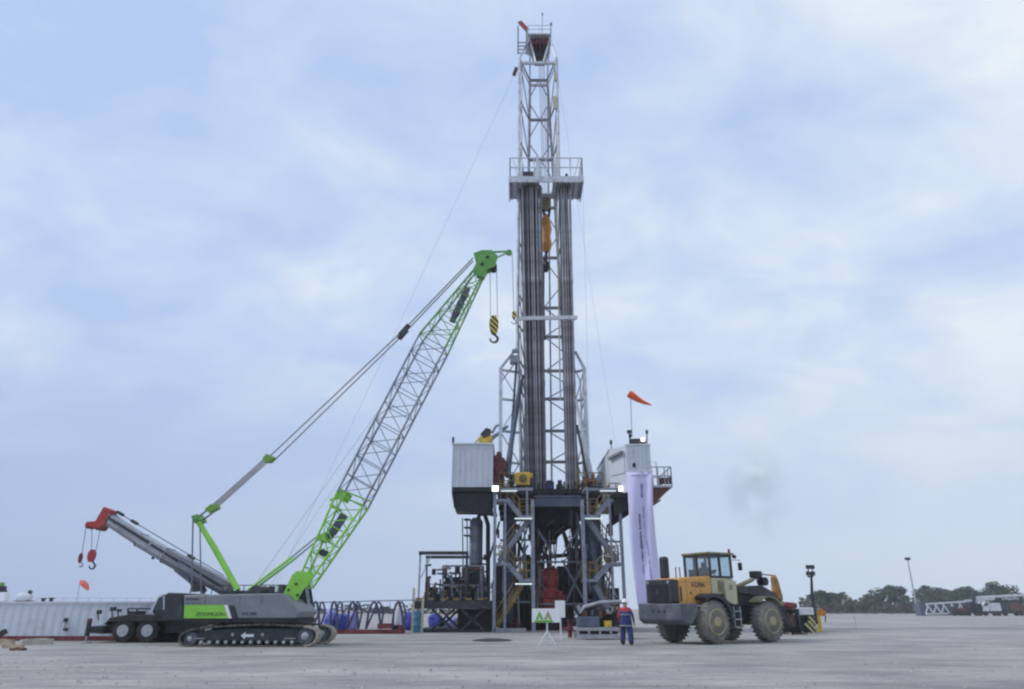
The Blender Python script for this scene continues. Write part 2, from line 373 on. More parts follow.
for (u, yy) in ((508, 52), (597, 52), (512, 59), (590, 59)):
    mb = MB(); x = P(u, 560, yy).x
    mb.box((x-.36, yy-.12, 0), (x-.28, yy+.4, FLZ-1)); mb.box((x+.28, yy-.12, 0), (x+.36, yy+.4, FLZ-1)); mb.box((x-.28, yy+.05, 0.5), (x+.28, yy+.2, FLZ-1))
    for k in range(9): z = .8+k*.85; mb.box((x-.27, yy-.1, z), (x+.27, yy+.04, z+.1))
    mb.box((x-.5, yy-.4, 0), (x+.5, yy+.6, .14))
    mb.build('leg', 'blue', sub)
# slanted legs and crossed braces under the floor
for a, b, wd, mt in [((585, 507, 52.5), (604, 625, 51), .35, 'blue'), ((556, 512, 58), (590, 605, 58.3), .28, 'vdark'), ((592, 515, 58.6), (552, 600, 58.9), .28, 'vdark'), ((548, 515, 55), (527, 612, 55), .25, 'vdark'),
                     ((530, 515, 57), (545, 600, 57.5), .3, 'vdark'), ((585, 520, 55), (574, 610, 55.4), .28, 'vdark'), ((503, 512, 60), (540, 585, 60), .25, 'vdark'), ((515, 560, 60.4), (600, 552, 60.4), .3, 'vdark'),
                     ((576, 512, 53), (592, 598, 53), .22, 'frame'), ((600, 512, 56), (576, 590, 56.3), .25, 'dark')]:
    mb = MB(); seg(mb, a, b, wd, wd); mb.build('brace', mt, sub)
for a, b in (((538, 530, 52.2), (556, 560, 52.2)), ((582, 524, 52.2), (562, 556, 52.2)), ((537, 562, 52.3), (586, 562, 52.3)), ((537, 604, 52.3), (586, 604, 52.3)), ((562, 560, 52.5), (584, 600, 52.5)), ((584, 562, 52.6), (566, 602, 52.6)), ((540, 566, 52.5), (540, 604, 52.5)), ((500, 540, 52.4), (530, 540, 52.4)), ((500, 602, 52.4), (530, 602, 52.4)), ((588, 540, 52.4), (622, 542, 52.4)), ((588, 600, 52.4), (622, 603, 52.4)), ((590, 545, 52.3), (618, 598, 52.3)), ((502, 598, 52.3), (528, 545, 52.3))):
    mb = MB(); seg(mb, a, b, .13, .13); mb.build('brace', 'frame', sub)
mb = MB()                                # rotary housing, hanging under floor centre
mb.lathe((P(551, 520, 54).x, 54, FLZ-3.4), (0, 0, 1), [(0, .35), (.5, .5), (.9, .95), (1.2, 1.6), (2.9, 1.7)], 20)
mb.build('rotary_housing', 'vdark', sub, True)
mb = MB()
random.seed(21)
for k in range(26):                      # hoses and pipes beneath the floor
    u = random.choice([random.uniform(528, 545), random.uniform(560, 592)]); yy = random.uniform(52.5, 58)
    a = P(u, random.uniform(508, 520), yy); b = a.copy(); b.z = random.uniform(0.3, 4); b.x += random.uniform(-.8, .8)
    m_ = (a+b)/2+Vector((random.uniform(-.6, .6), 0, 0)); mb.tube([a, a*.6+m_*.4+Vector((0, 0, -.3)), m_, b], random.uniform(.04, .12), 6)
mb.build('hose_bundle', 'vdark', sub, True)
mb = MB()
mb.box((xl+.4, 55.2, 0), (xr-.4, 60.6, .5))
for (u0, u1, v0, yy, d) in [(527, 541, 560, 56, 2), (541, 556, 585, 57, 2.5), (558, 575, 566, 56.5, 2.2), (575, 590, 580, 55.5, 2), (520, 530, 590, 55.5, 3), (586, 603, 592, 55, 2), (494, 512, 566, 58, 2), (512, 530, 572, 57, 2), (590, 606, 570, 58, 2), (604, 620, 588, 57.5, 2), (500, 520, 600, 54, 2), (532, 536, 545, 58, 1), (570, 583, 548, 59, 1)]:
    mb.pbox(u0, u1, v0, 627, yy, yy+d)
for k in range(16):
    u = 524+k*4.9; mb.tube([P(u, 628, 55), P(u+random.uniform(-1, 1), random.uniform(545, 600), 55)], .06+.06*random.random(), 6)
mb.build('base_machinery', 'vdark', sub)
mb = MB()                                # deck kick plate and dark band
mb.box((xl, 49.9, FLZ), (x0-.3, 49.97, FLZ+.18)); mb.box((x1+.3, 49.9, FLZ), (xr, 49.97, FLZ+.18))
for k in range(14):
    x = x0+k*(x1-x0)/13; mb.box((x-.06, 49.6, FLZ-.1), (x+.06, 49.8, FLZ+.25+.1*(k % 3)))
mb.build('kick_plate', 'vdark', sub)
def railing(mb, p, q, h=1.1, r=.035, n=4, mid=True):
    p, q = Vector(p), Vector(q)
    for i in range(n+1):
        a = p.lerp(q, i/n); mb.tube([a, a+Vector((0, 0, h))], r, 6)
    for z in ([h, h*.52] if mid else [h]): mb.tube([p+Vector((0, 0, z)), q+Vector((0, 0, z))], r, 6)
for (u0, u1) in ((499, 514), (577, 603)):
    mb = MB(); railing(mb, (P(u0, 488, 50).x, 50.1, FLZ), (P(u1, 488, 50).x, 50.1, FLZ), 1.15, .04, 3); mb.build('handrail', 'rail', sub)
mb = MB(); railing(mb, (xl, 60.7, FLZ), (xr, 60.7, FLZ), 1.1, .04, 7); mb.build('handrail', 'rail', sub)

rk = random.Random(77)
for (ua, ub, va, vb) in ((497, 532, 520, 626), (586, 612, 520, 626)):
    mb = MB()
    for k in range(16):
        u = rk.uniform(ua, ub); v = rk.uniform(va, vb); yy = rk.uniform(52.5, 56); w__ = rk.uniform(1.5, 6); h__ = rk.uniform(3, 16)
        mb.pbox(u, u+w__, v, min(v+h__, 629), yy, yy+rk.uniform(.3, 1))
    for k in range(14):
        u = rk.uniform(ua, ub); v = rk.uniform(va, vb-20); yy = rk.uniform(52, 55)
        mb.tube([P(u, v, yy), P(u+rk.uniform(-12, 12), v+rk.uniform(10, 40), yy+.4)], rk.uniform(.04, .1), 6)
    mb.build('service_piping', 'vdark', sub); mb = MB()
    for k in range(11):
        u = rk.uniform(ua, ub); v = rk.uniform(va, vb-30); yy = rk.uniform(50.5, 52)
        if k % 3: mb.tube([P(u, v, yy), P(u+rk.uniform(-2, 2), min(v+rk.uniform(20, 60), 627), yy)], rk.uniform(.03, .07), 6)
        else: mb.tube([P(u, v, yy), P(min(u+rk.uniform(6, 14), ub+4), v+rk.uniform(-6, 10), yy)], rk.uniform(.03, .07), 6)
    mb.build('service_piping', 'frame', sub)
mb = MB()
for k in range(44):
    if k == 28: mb.build('service_piping', 'rust', sub); mb = MB()
    u = rk.uniform(536, 584); v = rk.uniform(520, 600); yy = rk.uniform(51.5, 54)
    if abs(u-551) < 9 and v > 560: continue
    if k % 2: mb.tube([P(u, v, yy), P(u+rk.uniform(-2, 2), min(v+rk.uniform(15, 60), 627), yy)], rk.uniform(.025, .06), 6)
    else: mb.tube([P(u, v, yy), P(min(u+rk.uniform(5, 14), 588), v+rk.uniform(-10, 10), yy)], rk.uniform(.025, .06), 6)
mb.build('service_piping', 'frame', sub)
# ---- drill-floor equipment
t = empty('air_winch', P(523, 487, 50.6), 'bright yellow winch box on the drill floor beside the left pipe bundle', 'winch')
mb = MB(); mb.pbox(515.5, 530, 472, 485, 50.0, 51.3); mb.build('housing', 'yellow', t, bevel=.06)
mb = MB(); mb.lathe(P(523, 478.5, 49.99), (0, -1, 0), [(0, .28), (.1, .28), (.12, .12), (.22, .12)], 18); mb.build('drum_cover', 'rail', t, True)
mb = MB(); mb.pbox(513, 515.3, 474, 480, 50.5, 51.3); mb.pbox(530.2, 532.5, 473, 478, 50.5, 51.3); mb.build('bracket', 'yellow', t)
mb = MB(); mb.pbox(516, 519, 485.1, 488.4, 50.6, 51.4); mb.pbox(526, 529, 485.1, 488.4, 50.6, 51.4); mb.build('foot', 'vdark', t)
t = empty('standpipe_manifold', P(498, 488, 51), 'dark red pipe manifold with wheel valves beside the white cabin', 'pipe manifold')
for u, v0 in ((495.5, 456), (499, 452), (502.5, 458)):
    mb = MB(); mb.tube([P(u, 489, 51), P(u, v0, 51)], .16, 10); mb.lathe(P(u, v0+2, 51), (0, 0, -1), [(0, .22), (.25, .22), (.26, .16)], 10); mb.build('pipe', 'dred', t, True)
for u, v in ((495.5, 465), (499, 472), (502.5, 467), (499, 460), (495.5, 480)):
    mb = MB(); mb.lathe(P(u, v, 50.75), (0, -1, 0), [(0, .12), (.12, .3), (.2, .3), (.22, .1)], 12); mb.build('valve', 'dred', t, True)
mb = MB()
for v in (462, 475): mb.tube([P(494.5, v, 51.02), P(504, v, 51.02)], .12, 8)
mb.build('cross_pipe', 'dred', t, True)
t = empty('driller_console', P(548, 488, 52), 'small blue control console between the two pipe bundles', 'console')
mb = MB(); mb.pbox(547, 553, 480, 488.6, 52, 53); mb.build('cabinet', 'tarp', t, bevel=.03)
mb = MB(); mb.pbox(548, 552, 481, 484, 51.9, 51.99); mb.build('panel', 'vdark', t)
for i, (u, v0, s_) in enumerate(((511.5, 474, 'dark'), (560, 480, 'vdark'), (585, 476, 'rust'), (593, 474, 'rust'))):
    t = tag(MB().pbox(u-3, u+3, v0+4, 488.4, 51, 52).pbox(u-2, u+2, v0, v0+4, 51.2, 51.8).pbox(u-3.6, u+3.6, v0+6, v0+8, 50.9, 52.1).build('equipment_box', s_, bevel=.03),
            ['dark machinery box just left of the yellow winch', 'black machinery box at the foot of the right pipe bundle', 'rusty brown machinery box right of the right pipe bundle', 'rusty brown machinery box nearest the grey driller cabin'][i], 'machinery box', 'machinery boxes on the drill floor')

# ---- mast
mast = empty('drilling_mast', (2.75, 54, FLZ), 'tall lattice drilling mast standing on the drill floor', 'drilling mast')
YM0, YM1 = 53.0, 56.0
ZT, ZMB = Z0(57, YM0), Z0(180, YM0)
def mp_(u, v, Y): return P(u, v, Y)
front_l = [P(519.5, 57+1, YM0), P(519, 180, YM0), P(517.5, 330, YM0), P(522, 488, YM0)]
front_r = [P(556.5, 57+1, YM0), P(559, 180, YM0), P(566, 330, YM0), P(579, 488, YM0)]
zt = front_l[0].z
back_l = [Vector((1.75, YM1, zt)), Vector((1.5, YM1, Z0(200, YM1))), Vector((1.2, YM1, Z0(345, YM1))), Vector((1.0, YM1, FLZ))]
back_r = [Vector((3.45, YM1, zt)), Vector((3.9, YM1, Z0(200, YM1))), Vector((4.3, YM1, Z0(345, YM1))), Vector((4.9, YM1, FLZ))]
def chord(pts, r): return MB().tube(pts, r, 8)
for pts in (front_l, front_r): chord(pts, .14).build('leg', 'mastw', mast, True)
for pts in (back_l, back_r): chord(pts, .13).build('leg', 'mast', mast, True)
def at_z(pts, z):
    for a, b in zip(pts, pts[1:]):
        if b.z <= z <= a.z: return a.lerp(b, (a.z-z)/(a.z-b.z))
    return pts[-1] if z < pts[-1].z else pts[0]
levels = [Z0(v, YM1) for v in (79, 120, 160, 208, 258, 308, 337, 371, 399, 431, 462)]
for i, z in enumerate(levels):
    a, b = at_z(back_l, z), at_z(back_r, z); c, d = at_z(front_l, z), at_z(front_r, z)
    mb = MB(); mb.beam(a, b, .2, .22); mb.beam(a, c, .12); mb.beam(b, d, .12); mb.build('girt', 'mast', mast)
    zn = levels[i+1] if i+1 < len(levels) else FLZ+.2
    a2, b2 = at_z(back_l, zn), at_z(back_r, zn); c2, d2 = at_z(front_l, zn), at_z(front_r, zn)
    mb = MB()
    mb.tube([c, a2], .05, 6); mb.tube([d, b2], .05, 6)
    mm = (a+b)/2; mb.tube([mm, a.lerp(a2, .45)], .05, 6); mb.tube([mm, b.lerp(b2, .45)], .05, 6)
    mm2 = (a2+b2)/2; mb.tube([mm2, a.lerp(a2, .6)], .05, 6); mb.tube([mm2, b.lerp(b2, .6)], .05, 6)
    mb.build('bracing', 'mast', mast, True)
z = zt-.6; a, b, c, d = at_z(back_l, z), at_z(back_r, z), at_z(front_l, z), at_z(front_r, z)
mb = MB(); mb.beam(c, d, .22, .25); mb.beam(a, b, .2); mb.beam(a, c, .1); mb.beam(b, d, .1); mb.build('top_frame', 'mastw', mast)
mb = MB(); seg(mb, (519, 318.5, 51.1), (577, 317.5, 51.1), .16, .3); mb.beam(P(519, 318.5, 51.1), at_z(front_l, P(519, 318, 51.1).z), .1); mb.beam(P(577, 317.5, 51.1), at_z(front_r, P(577, 318, 51.1).z), .1)
mb.build('belly_bar', 'mastw', mast)
# ladder down the left side
mb = MB(); xa = front_l[0].x-.35
pts = lambda z: at_z(front_l, z)+Vector((.25, .6, 0))
zs = [FLZ+.5+i*.6 for i in range(int((zt-FLZ)/.6))]
for z in zs: mb.tube([pts(z)+Vector((0, -.2, 0)), pts(z)+Vector((0, .25, 0))], .025, 4)
for dy in (-.2, .25): mb.tube([pts(z)+Vector((0, dy, 0)) for z in zs], .03, 4)
mb.build('ladder', 'mast', mast)
# vertical guide line and standpipe
mb = MB(); mb.tube([Vector((P(551.5, 470, 55.6).x, 55.7, FLZ+1)), Vector((P(548, 80, 55.6).x-.05, 55.7, zt-1))], .075, 6); mb.build('standpipe', 'mast', mast, True)
mb = MB(); mb.tube([P(560.5, 400, 55.5), P(557, 215, 55.5), P(556, 90, 54)], .06, 6); mb.build('hose', 'cream', mast, True)
# crown
mb = MB()
mb.prism([P(527.5, 37, 54), P(551, 37, 54), P(545.5, 57, 54), P(535, 57, 54)], (0, 1.2, 0)); mb.build('crown_housing', 'vdark', mast)
mb = MB()
for k in range(5): mb.lathe(P(532+k*3.6, 46, 53.9), (1, .0, 0), [(0, .5), (.03, .62), (.09, .62), (.12, .5)], 18)
mb.box((P(528, 40, 53.8).x, 53.75, Z0(44, 53.8)), (P(550.5, 40, 53.8).x, 53.9, Z0(39.5, 53.8)))
mb.build('crown_sheave', 'dred', mast, True)
mb = MB()
seg(mb, (519.5, 59, YM0), (530, 37, 53.6), .16); seg(mb, (556.5, 59, YM0), (549.5, 37, 53.6), .16)
seg(mb, (530, 40, 53.6), (535.5, 62, 53.2), .14); seg(mb, (549.5, 40, 53.6), (543.5, 62, 53.2), .14)
mb.beam(back_l[0], P(530, 38, 55), .14); mb.beam(back_r[0], P(549, 38, 55), .14); mb.build('crown_brace', 'mastw', mast)
zc = Z0(36.5, 53.5); mb = MB(); cxl, cxr = P(528, 37, 53.5).x, P(551, 37, 53.5).x
mb.box((cxl, 53.2, zc), (cxr, 56, zc+.12)); mb.build('crown_platform', 'mastw', mast)
mb = MB(); cs = [(cxl, 53.25), (cxr, 53.25), (cxr, 55.95), (cxl, 55.95)]
for i in range(4): railing(mb, (*cs[i], zc+.12), (*cs[(i+1) % 4], zc+.12), 1.0, .03, 2)
mb.build('crown_railing', 'mastw', mast)
mb = MB(); mb.lathe((2.75, 54.3, zc+.12), (0, 0, 1), [(0, .45), (.2, .45), (.5, .2), (.55, .02)], 10); mb.build('beacon_base', 'cream', mast, True)
mb = MB(); mb.tube([P(542, 37, 54), P(542.5, 14, 54)], .035, 5); mb.lathe(P(542.5, 15, 54), (0, 0, 1), [(0, .09), (.2, .09)], 8); mb.build('antenna', 'mast', mast)
mb = MB(); mb.tube([P(551, 37, 54), P(551, 24, 54)], .04, 5); mb.lathe(P(551, 25, 54), (0, 0, 1), [(0, .12), (.25, .12)], 8); mb.build('antenna', 'mast', mast)
mb = MB()                                # caged ladder by the crown
for u in (518, 526.5): mb.tube([P(u, 54, 53.2), P(u, 26 if u < 520 else 30, 53.2)], .07, 6)
for v in (53, 49.5, 46, 42.5): seg(mb, (518, v, 53.2), (526.5, v, 53.2), .06, .1)
mb.build('ladder_cage', 'mast', mast)
mb = MB(); mb.prism([P(518, 21.5, 53.1), P(521.5, 20.5, 53.1), P(527.5, 27, 53.1), P(526, 30, 53.1)], (0, .25, 0)); mb.build('crown_jib', 'red', mast)
mb = MB(); seg(mb, (514, 75, 53.2), (516.5, 68, 53.2), .25, .3); mb.beam(P(516, 70, 53.2), P(519.5, 69, 53), .05); mb.build('side_lamp', 'dark', mast)
mb = MB(); mb.pbox(553, 557, 96, 108, 52.8, 53); mb.pbox(554, 557, 73, 80, 52.8, 53); mb.build('junction_box', 'cream', mast)
# monkeyboard
board = empty('monkeyboard', P(546, 185, 52), 'pale railed racking platform high on the mast', 'racking platform')
y0, y1 = 51.2, 54.3; zb = Z0(178, y0); bx0, bx1 = P(510, 178, y0).x, P(582.5, 178, y0).x
mb = MB()
g0, g1 = P(540, 178, y0).x, P(553, 178, y0).x
mb.box((bx0, y0, zb-.12), (g0, y1, zb)); mb.box((g1, y0, zb-.12), (bx1, y1, zb)); mb.box((g0, y1-.8, zb-.12), (g1, y1, zb))
mb.box((g0, y0, zb-.12), (g1, y0+.35, zb)); mb.build('deck', 'mastw', board)
mb = MB()
for k in range(13):
    x = bx0+.15+k*(bx1-bx0-.3)/12
    if not (g0 < x < g1): mb.box((x-.06, y0+.1, zb-.3), (x+.06, y1-.1, zb-.13))
mb.build('racking_finger', 'frame', board)
mb = MB(); mb.box((bx0-.05, y0-.1, zb-.45), (bx1+.05, y0-.005, zb+.12)); mb.box((bx0-.1, y0, zb-.45), (bx0-.005, y1, zb+.12)); mb.box((bx1+.005, y0, zb-.45), (bx1+.1, y1, zb+.12)); mb.build('edge_beam', 'mastw', board)
mb = MB(); cs = [(bx0, y0), (bx1, y0), (bx1, y1), (bx0, y1)]
hgt = Z0(158, y0)-zb
railing(mb, (*cs[3], zb), (*cs[0], zb), hgt, .05, 3); railing(mb, (*cs[1], zb), (*cs[2], zb), hgt, .05, 3)
railing(mb, (*cs[0], zb), (*cs[1], zb), hgt, .05, 6)
for u in (513, 579): mb.tube([P(u, 158, y0), P(u+(5 if u < 540 else -5), 178, y0)], .04, 5)
mb.build('railing', 'mastw', board)
mb = MB(); xx0, xx1 = P(521, 165, 53).x, P(535, 165, 53).x
mb.box((xx0, 52.6, zb), (xx1, 52.7, zb+.65)); mb.box((xx0, 52.6, zb+.9), (xx1, 52.7, zb+1.6)); mb.build('wind_panel', 'dark', board)
mb = MB(); mb.box((g0-.1, y0+.4, zb), (g0+.15, y0+.6, zb+2)); mb.box((g1+.1, y0+.4, zb), (g1+.5, y0+.6, zb+2.1)); mb.box((P(536, 180, y0).x, y0-.16, zb-.3), (P(539, 180, y0).x, y0-.11, zb+2.1)); mb.build('diving_board', 'white', board)
mb = MB(); mb.lathe((P(566.5, 172, 52).x, 52, zb), (0, 0, 1), [(0, .15), (.5, .22), (.75, .15), (1.0, .05)], 10); mb.build('wound_rope', 'vdark', board, True)
# mast support frames left and right
for side, (uo, ui_top, sgn) in (('l', (499.5, 519, 1)), ('r', (587, 575, -1))):
    fr = empty('mast_brace_frame', P(uo, 488, 52), 'pale outer brace frame on the %s of the mast' % ('left side' if side == 'l' else 'right side'), 'brace frame', 'brace frames either side of the mast')
    x = P(uo, 488, 52).x if side == 'l' else P(587.5, 488, 52).x
    x = (P(500.5, 430, 52).x if side == 'l' else P(586.5, 430, 52).x)
    zt1 = Z0(368, 52)
    for yy in (52, 55.4):
        mb = MB(); mb.beam((x, yy, FLZ), (x, yy, zt1), .26 if yy == 52 else .14); mb.build('post', 'mastw', fr)
    mb = MB(); top = Vector((P(518, 345, 52).x if side == 'l' else P(576, 352, 52).x, 52.4, Z0(345 if side == 'l' else 350, 52)))
    mb.beam((x, 52, zt1), top, .2); mb.beam((x, 55.4, zt1), top+Vector((0, 3, 0)), .12); mb.build('top_strut', 'mastw', fr)
    xi = P(519.5, 430, 52).x if side == 'l' else P(577, 430, 52).x
    mb = MB(); mbt = MB()
    vs = [370, 399, 431, 462]
    for i, v in enumerate(vs):
        z = Z0(v, 52); mb.beam((x+sgn*.1, 52.02, z), (xi, 52.6, z), .16); mb.beam((x, 52.1, z), (x, 55.3, z), .1)
        z2 = Z0(vs[i+1], 52) if i < 3 else FLZ
        if i % 2 == 0: mbt.tube([(x, 52.2, z), (xi, 52.7, z2)], .045, 6)
        else: mbt.tube([(xi, 52.7, z), (x, 52.2, z2)], .045, 6)
        mbt.tube([(x, 52.2, z), (x, 55.2, z2)], .04, 5)
    mb.build('cross_member', 'mastw' if side == 'l' else 'mastw', fr); mbt.build('diagonal', 'mastw', fr, True)
    if side == 'l':
        mb = MB(); mb.tube([P(520, 380, 51.6), P(513, 430, 51.6), P(507, 476, 51.4)], [.1, .16, .26], 8); mb.build('raising_arm', 'blue', fr, True)
        mb = MB(); mb.tube([P(523, 375, 51.9), P(507, 478, 51.9)], .1, 8); mb.tube([P(517, 356, 51.9), P(511, 440, 51.9)], .09, 8); mb.build('hydraulic_line', 'dark', fr, True)
        mb = MB(); mb.pbox(510, 518, 355, 362, 51.3, 52); mb.pbox(512, 519, 349, 352, 51.6, 51.9); mb.build('service_basket', 'frame', fr)
    else:
        mb = MB(); mb.tube([P(576, 400, 51.8), P(584, 440, 51.7), P(592, 484, 51.4)], [.1, .15, .24], 8); mb.build('raising_arm', 'mastw', fr, True)
        mb = MB(); mb.tube([P(577, 425, 51.4), P(582, 450, 51.3), P(587, 478, 51.2)], .1, 6); mb.build('hydraulic_line', 'dark', fr, True)

# travelling block, hook and string
t = empty('travelling_block', P(546, 255, 54.3), 'worn orange travelling block hanging inside the mast', 'travelling block')
YT = 54.3
mb = MB(); mb.pbox(542, 551, 198, 208, YT-.35, YT+.35); mb.build('block_top', 'olive', t, bevel=.1)
mb = MB(); c = P(546.3, 223, YT); c0 = P(546.3, 252, YT)
mb.lathe(c0, (0, 0, 1), [(0, .2), (.3, .42), (.8, .5), (1.5, .38), (2.2, .52), (2.9, .42), (3.4, .28), (3.7, .12)], 16); mb.build('block_body', 'orange', t, True)
mb = MB(); mb.tube([P(543, 208, YT), P(545, 220, YT)], .12, 8); mb.tube([P(550, 208, YT), P(548, 220, YT)], .12, 8); mb.build('link', 'vdark', t, True)
mb = MB()
for du in (-3, -1, 1.2, 3): mb.tube([P(546.3+du, 200, YT), P(541+du*.8, 50, 54.2)], .028, 5)
mb.build('drilling_line', 'wire', t)
mb = MB(); mb.tube([P(546.3, 252, YT), P(546, 262, YT)], .13, 8); mb.lathe(P(546.3, 272, YT), (0, 0, 1), [(0, .12), (.35, .3), (.8, .3), (1.1, .1)], 12); mb.build('hook', 'vdark', t, True)
mb = MB(); mb.tube([P(544, 258, YT), P(543.6, 300, YT), P(545, 340, YT)], .07, 6); mb.build('kelly_hose', 'vdark', t, True)

# drill pipe stands
stand = MB()
ZB_, ZTp = FLZ+.02, Z0(186, 52)
Ls = ZTp-ZB_
prof = [(0, .062)]
for k in range(3):
    zj = Ls*(k+1)/3
    prof += [(max(.1, Ls*k/3+.45) if k else .45, .062), (zj-.55, .062), (zj-.5, .085), (zj-.05, .085), (zj, .066)]
prof = sorted(set(prof)); stand.lathe((0, 0, 0), (0, 0, 1), prof, 8)
protos_p = [stand.build('drill_pipe_stand', m_, smooth=True) for m_ in ('pipe', 'pipel', 'piped')]
fresh = [True]*3
ORD = ['first', 'second', 'third', 'fourth', 'fifth', 'sixth', 'seventh', 'eighth', 'ninth', 'tenth']
for (n, rows, a, lab) in ((9, 4, (520.5, 541, 526, 546), 'left'), (6, 3, (559.5, 570.5, 565.5, 577), 'right')):
    for row in range(rows):
        for i in range(n):
            k = random.choice((0, 0, 1, 1, 2)) if row == 0 else random.choice((0, 2, 2))
            b_ = Vector((P(a[2]+(a[3]-a[2])*(i+.5)/n, 480, 52).x, 51.9+row*.28, FLZ+.02)); t_ = Vector((P(a[0]+(a[1]-a[0])*(i+.5)/n, 190, 52).x, 51.9+row*.28, ZTp))
            off = Vector((random.uniform(-.035, .035)+(.07 if row % 2 else 0), random.uniform(-.1, .1), 0)); lean = random.uniform(-.12, .12)
            o = protos_p[k] if fresh[k] else protos_p[k].copy()
            if not fresh[k]: COL.objects.link(o)
            fresh[k] = False
            d = t_+Vector((lean, 0, 0))-b_; o.location = b_+off; q_ = d.to_track_quat('Z', 'Y'); o.rotation_euler = q_.to_euler()
            bun = 'wider left' if lab == 'left' else 'narrower right'
            if row == 0: tag(o, '%s drill pipe stand from the left in the front row of the %s bundle' % (ORD[i], bun), 'drill pipe', 'drill pipe stands in the %s bundle' % lab)
            else: tag(o, 'drill pipe stand hidden behind the front row of the %s bundle' % bun, 'drill pipe', 'drill pipe stands in the %s bundle' % lab)

# ---- stair towers
def stair_tower(side):
    mu = (lambda u: u) if side == 'l' else (lambda u: 1117-u)
    lab = 'grey steel stair tower with yellow rails %s the drill floor' % ('at the left front of' if side == 'l' else 'at the right front of')
    st = empty('stair_tower', P(mu(514), 628, 49), lab, 'stair tower', 'stair towers in front of the drill floor')
    Ya, Yb_ = 48.2, 49.6
    for (u, v0, v1, w_) in ((494.5, 488, 628, .2), (533, 500, 622, .23), (505, 499, 628, .13), (527.5, 487, 515, .13)):
        for yy in (Ya, Yb_):
            mb = MB(); x = P(mu(u), 560, yy).x
            mb.box((x-w_/2, yy-w_/2, 0 if v1 > 600 else Z0(v1, yy)), (x+w_/2, yy+w_/2, Z0(v0, yy))); mb.build('post', 'frame', st)
    def plat(u0, u1, v, rails=True):
        mb = MB(); z = Z0(v, Ya); xa, xb = sorted((P(mu(u0), v, Ya).x, P(mu(u1), v, Ya).x))
        mb.box((xa, Ya-.08, z-.18), (xb, Yb_+.08, z)); mb.build('landing', 'frame', st)
        if not rails: return
        mb = MB(); railing(mb, (xa, Ya, z), (xb, Ya, z), 1.05, .035, 2); railing(mb, (xa, Yb_, z), (xb, Yb_, z), 1.05, .035, 2); mb.build('handrail', 'rail', st)
    def flight(a, b, ya, yb, m_='frame'):
        f = MB(); tr = MB(); rl = MB()
        A, B = P(mu(a[0]), a[1], ya), P(mu(b[0]), b[1], ya)
        dd = Vector((0, yb-ya, 0))
        f.beam(A, B, .08, .32); f.beam(A+dd, B+dd, .08, .32)
        for k in range(9):
            c = A.lerp(B, (k+.5)/9); tr.box((c.x-.14, ya+.05, c.z-.02), (c.x+.14, yb-.05, c.z+.02))
        for q in (A, B, (A+B)/2): rl.tube([q, q+Vector((0, 0, 1))], .03, 5)
        rl.tube([A+Vector((0, 0, 1)), B+Vector((0, 0, 1))], .04, 6); rl.tube([A+Vector((0, 0, .5)), B+Vector((0, 0, .5))], .03, 6)
        f.build('stringer', m_, st); tr.build('tread', 'frame', st); rl.build('handrail', 'rail', st)
    plat(494, 507, 499); plat(519, 534, 515); plat(495, 508, 562.5); plat(519, 534, 579); plat(495, 533, 488, False)
    flight((507, 499), (520, 515), Ya, Ya+.65); flight((529, 519), (499, 561), Ya+.72, Yb_)
    flight((508, 564), (521, 579), Ya, Ya+.65); flight((522, 585), (497, 626), Ya+.72, Yb_, 'rail' if side == 'l' else 'frame')
    mb = MB(); xa, xb = sorted((P(mu(494), 628, Ya).x, P(mu(526), 628, Ya).x)); mb.box((xa, Ya-.1, .02), (xb, Yb_+.1, .25)); mb.build('base_frame', 'frame', st)
    for (u0, u1, v) in (((514.5, 532, 518.6), (515, 532, 584), (501, 517, 491)) if side == 'l' else ((514.5, 532, 518.6), (501, 517, 491))):
        mb = MB(); mb.tube([P(mu(u0), v, Ya-.12), P(mu(u1), v, Ya-.12)], .045, 8); mb.build('tube_light', 'tubel', st, True)
    f = MB().pbox(min(mu(491.5), mu(499)), max(mu(491.5), mu(499)), 485, 492, Ya-.25, Ya-.05).build('floodlight', 'dark', st)
    MB().pbox(min(mu(492), mu(498.5)), max(mu(492), mu(498.5)), 485.7, 491.3, Ya-.28, Ya-.255).build('lens', 'lamp', f)
    return st
stair_tower('l'); stair_tower('r')

# ---- left cabin (equipment house) and its bracket
t = empty('equipment_cabin', P(472, 500, 50), 'white ribbed cabin overhanging at the left of the drill floor', 'cabin')
cx0, cx1 = P(452.5, 465, 49).x, P(492.5, 465, 49).x; cz0, cz1 = Z0(487, 49), Z0(444.5, 49)
mb = MB(); mb.box((cx0, 49, cz0), (cx1, 57.5, cz1)); mb.build('wall_panel', 'cabwhite', t)
mb = MB()
for k in range(8):
    x = cx0+k*(cx1-cx0)/7; mb.box((x-.03, 48.95, cz0+.02), (x+.03, 48.997, cz1-.02))
for k in range(20):
    y = 49.2+k*.43; mb.box((cx0-.04, y, cz0+.02), (cx0-.003, y+.06, cz1-.02))
mb.build('rib', 'white', t)
mb = MB(); mb.box((cx0-.08, 48.9, cz1), (cx1+.08, 57.6, cz1+.1)); mb.build('roof', 'white', t)
mb = MB(); mb.pbox(452, 454, 437, 444, 49.2, 49.5); mb.build('lamp', 'dark', t)
mb = MB(); mb.box((cx0, 49, cz0-.3), (cx1, 49.2, cz0-.005)); mb.box((cx0, 57.3, cz0-.3), (cx1, 57.5, cz0-.005))
for k in range(6):
    x = cx0+.1+k*(cx1-cx0-.2)/5; mb.box((x-.08, 49.22, cz0-.25), (x+.08, 57.28, cz0-.01))
zl = Z0(511, 50)
mb.beam((cx0+.05, 49.2, cz0-.3), (cx0+.25, 49.3, zl+.1), .13); mb.beam((cx0+.25, 49.3, zl+.1), P(497, 516, 50), .16); mb.beam((cx0+.25, 52, zl+.1), P(497, 514, 52), .16)
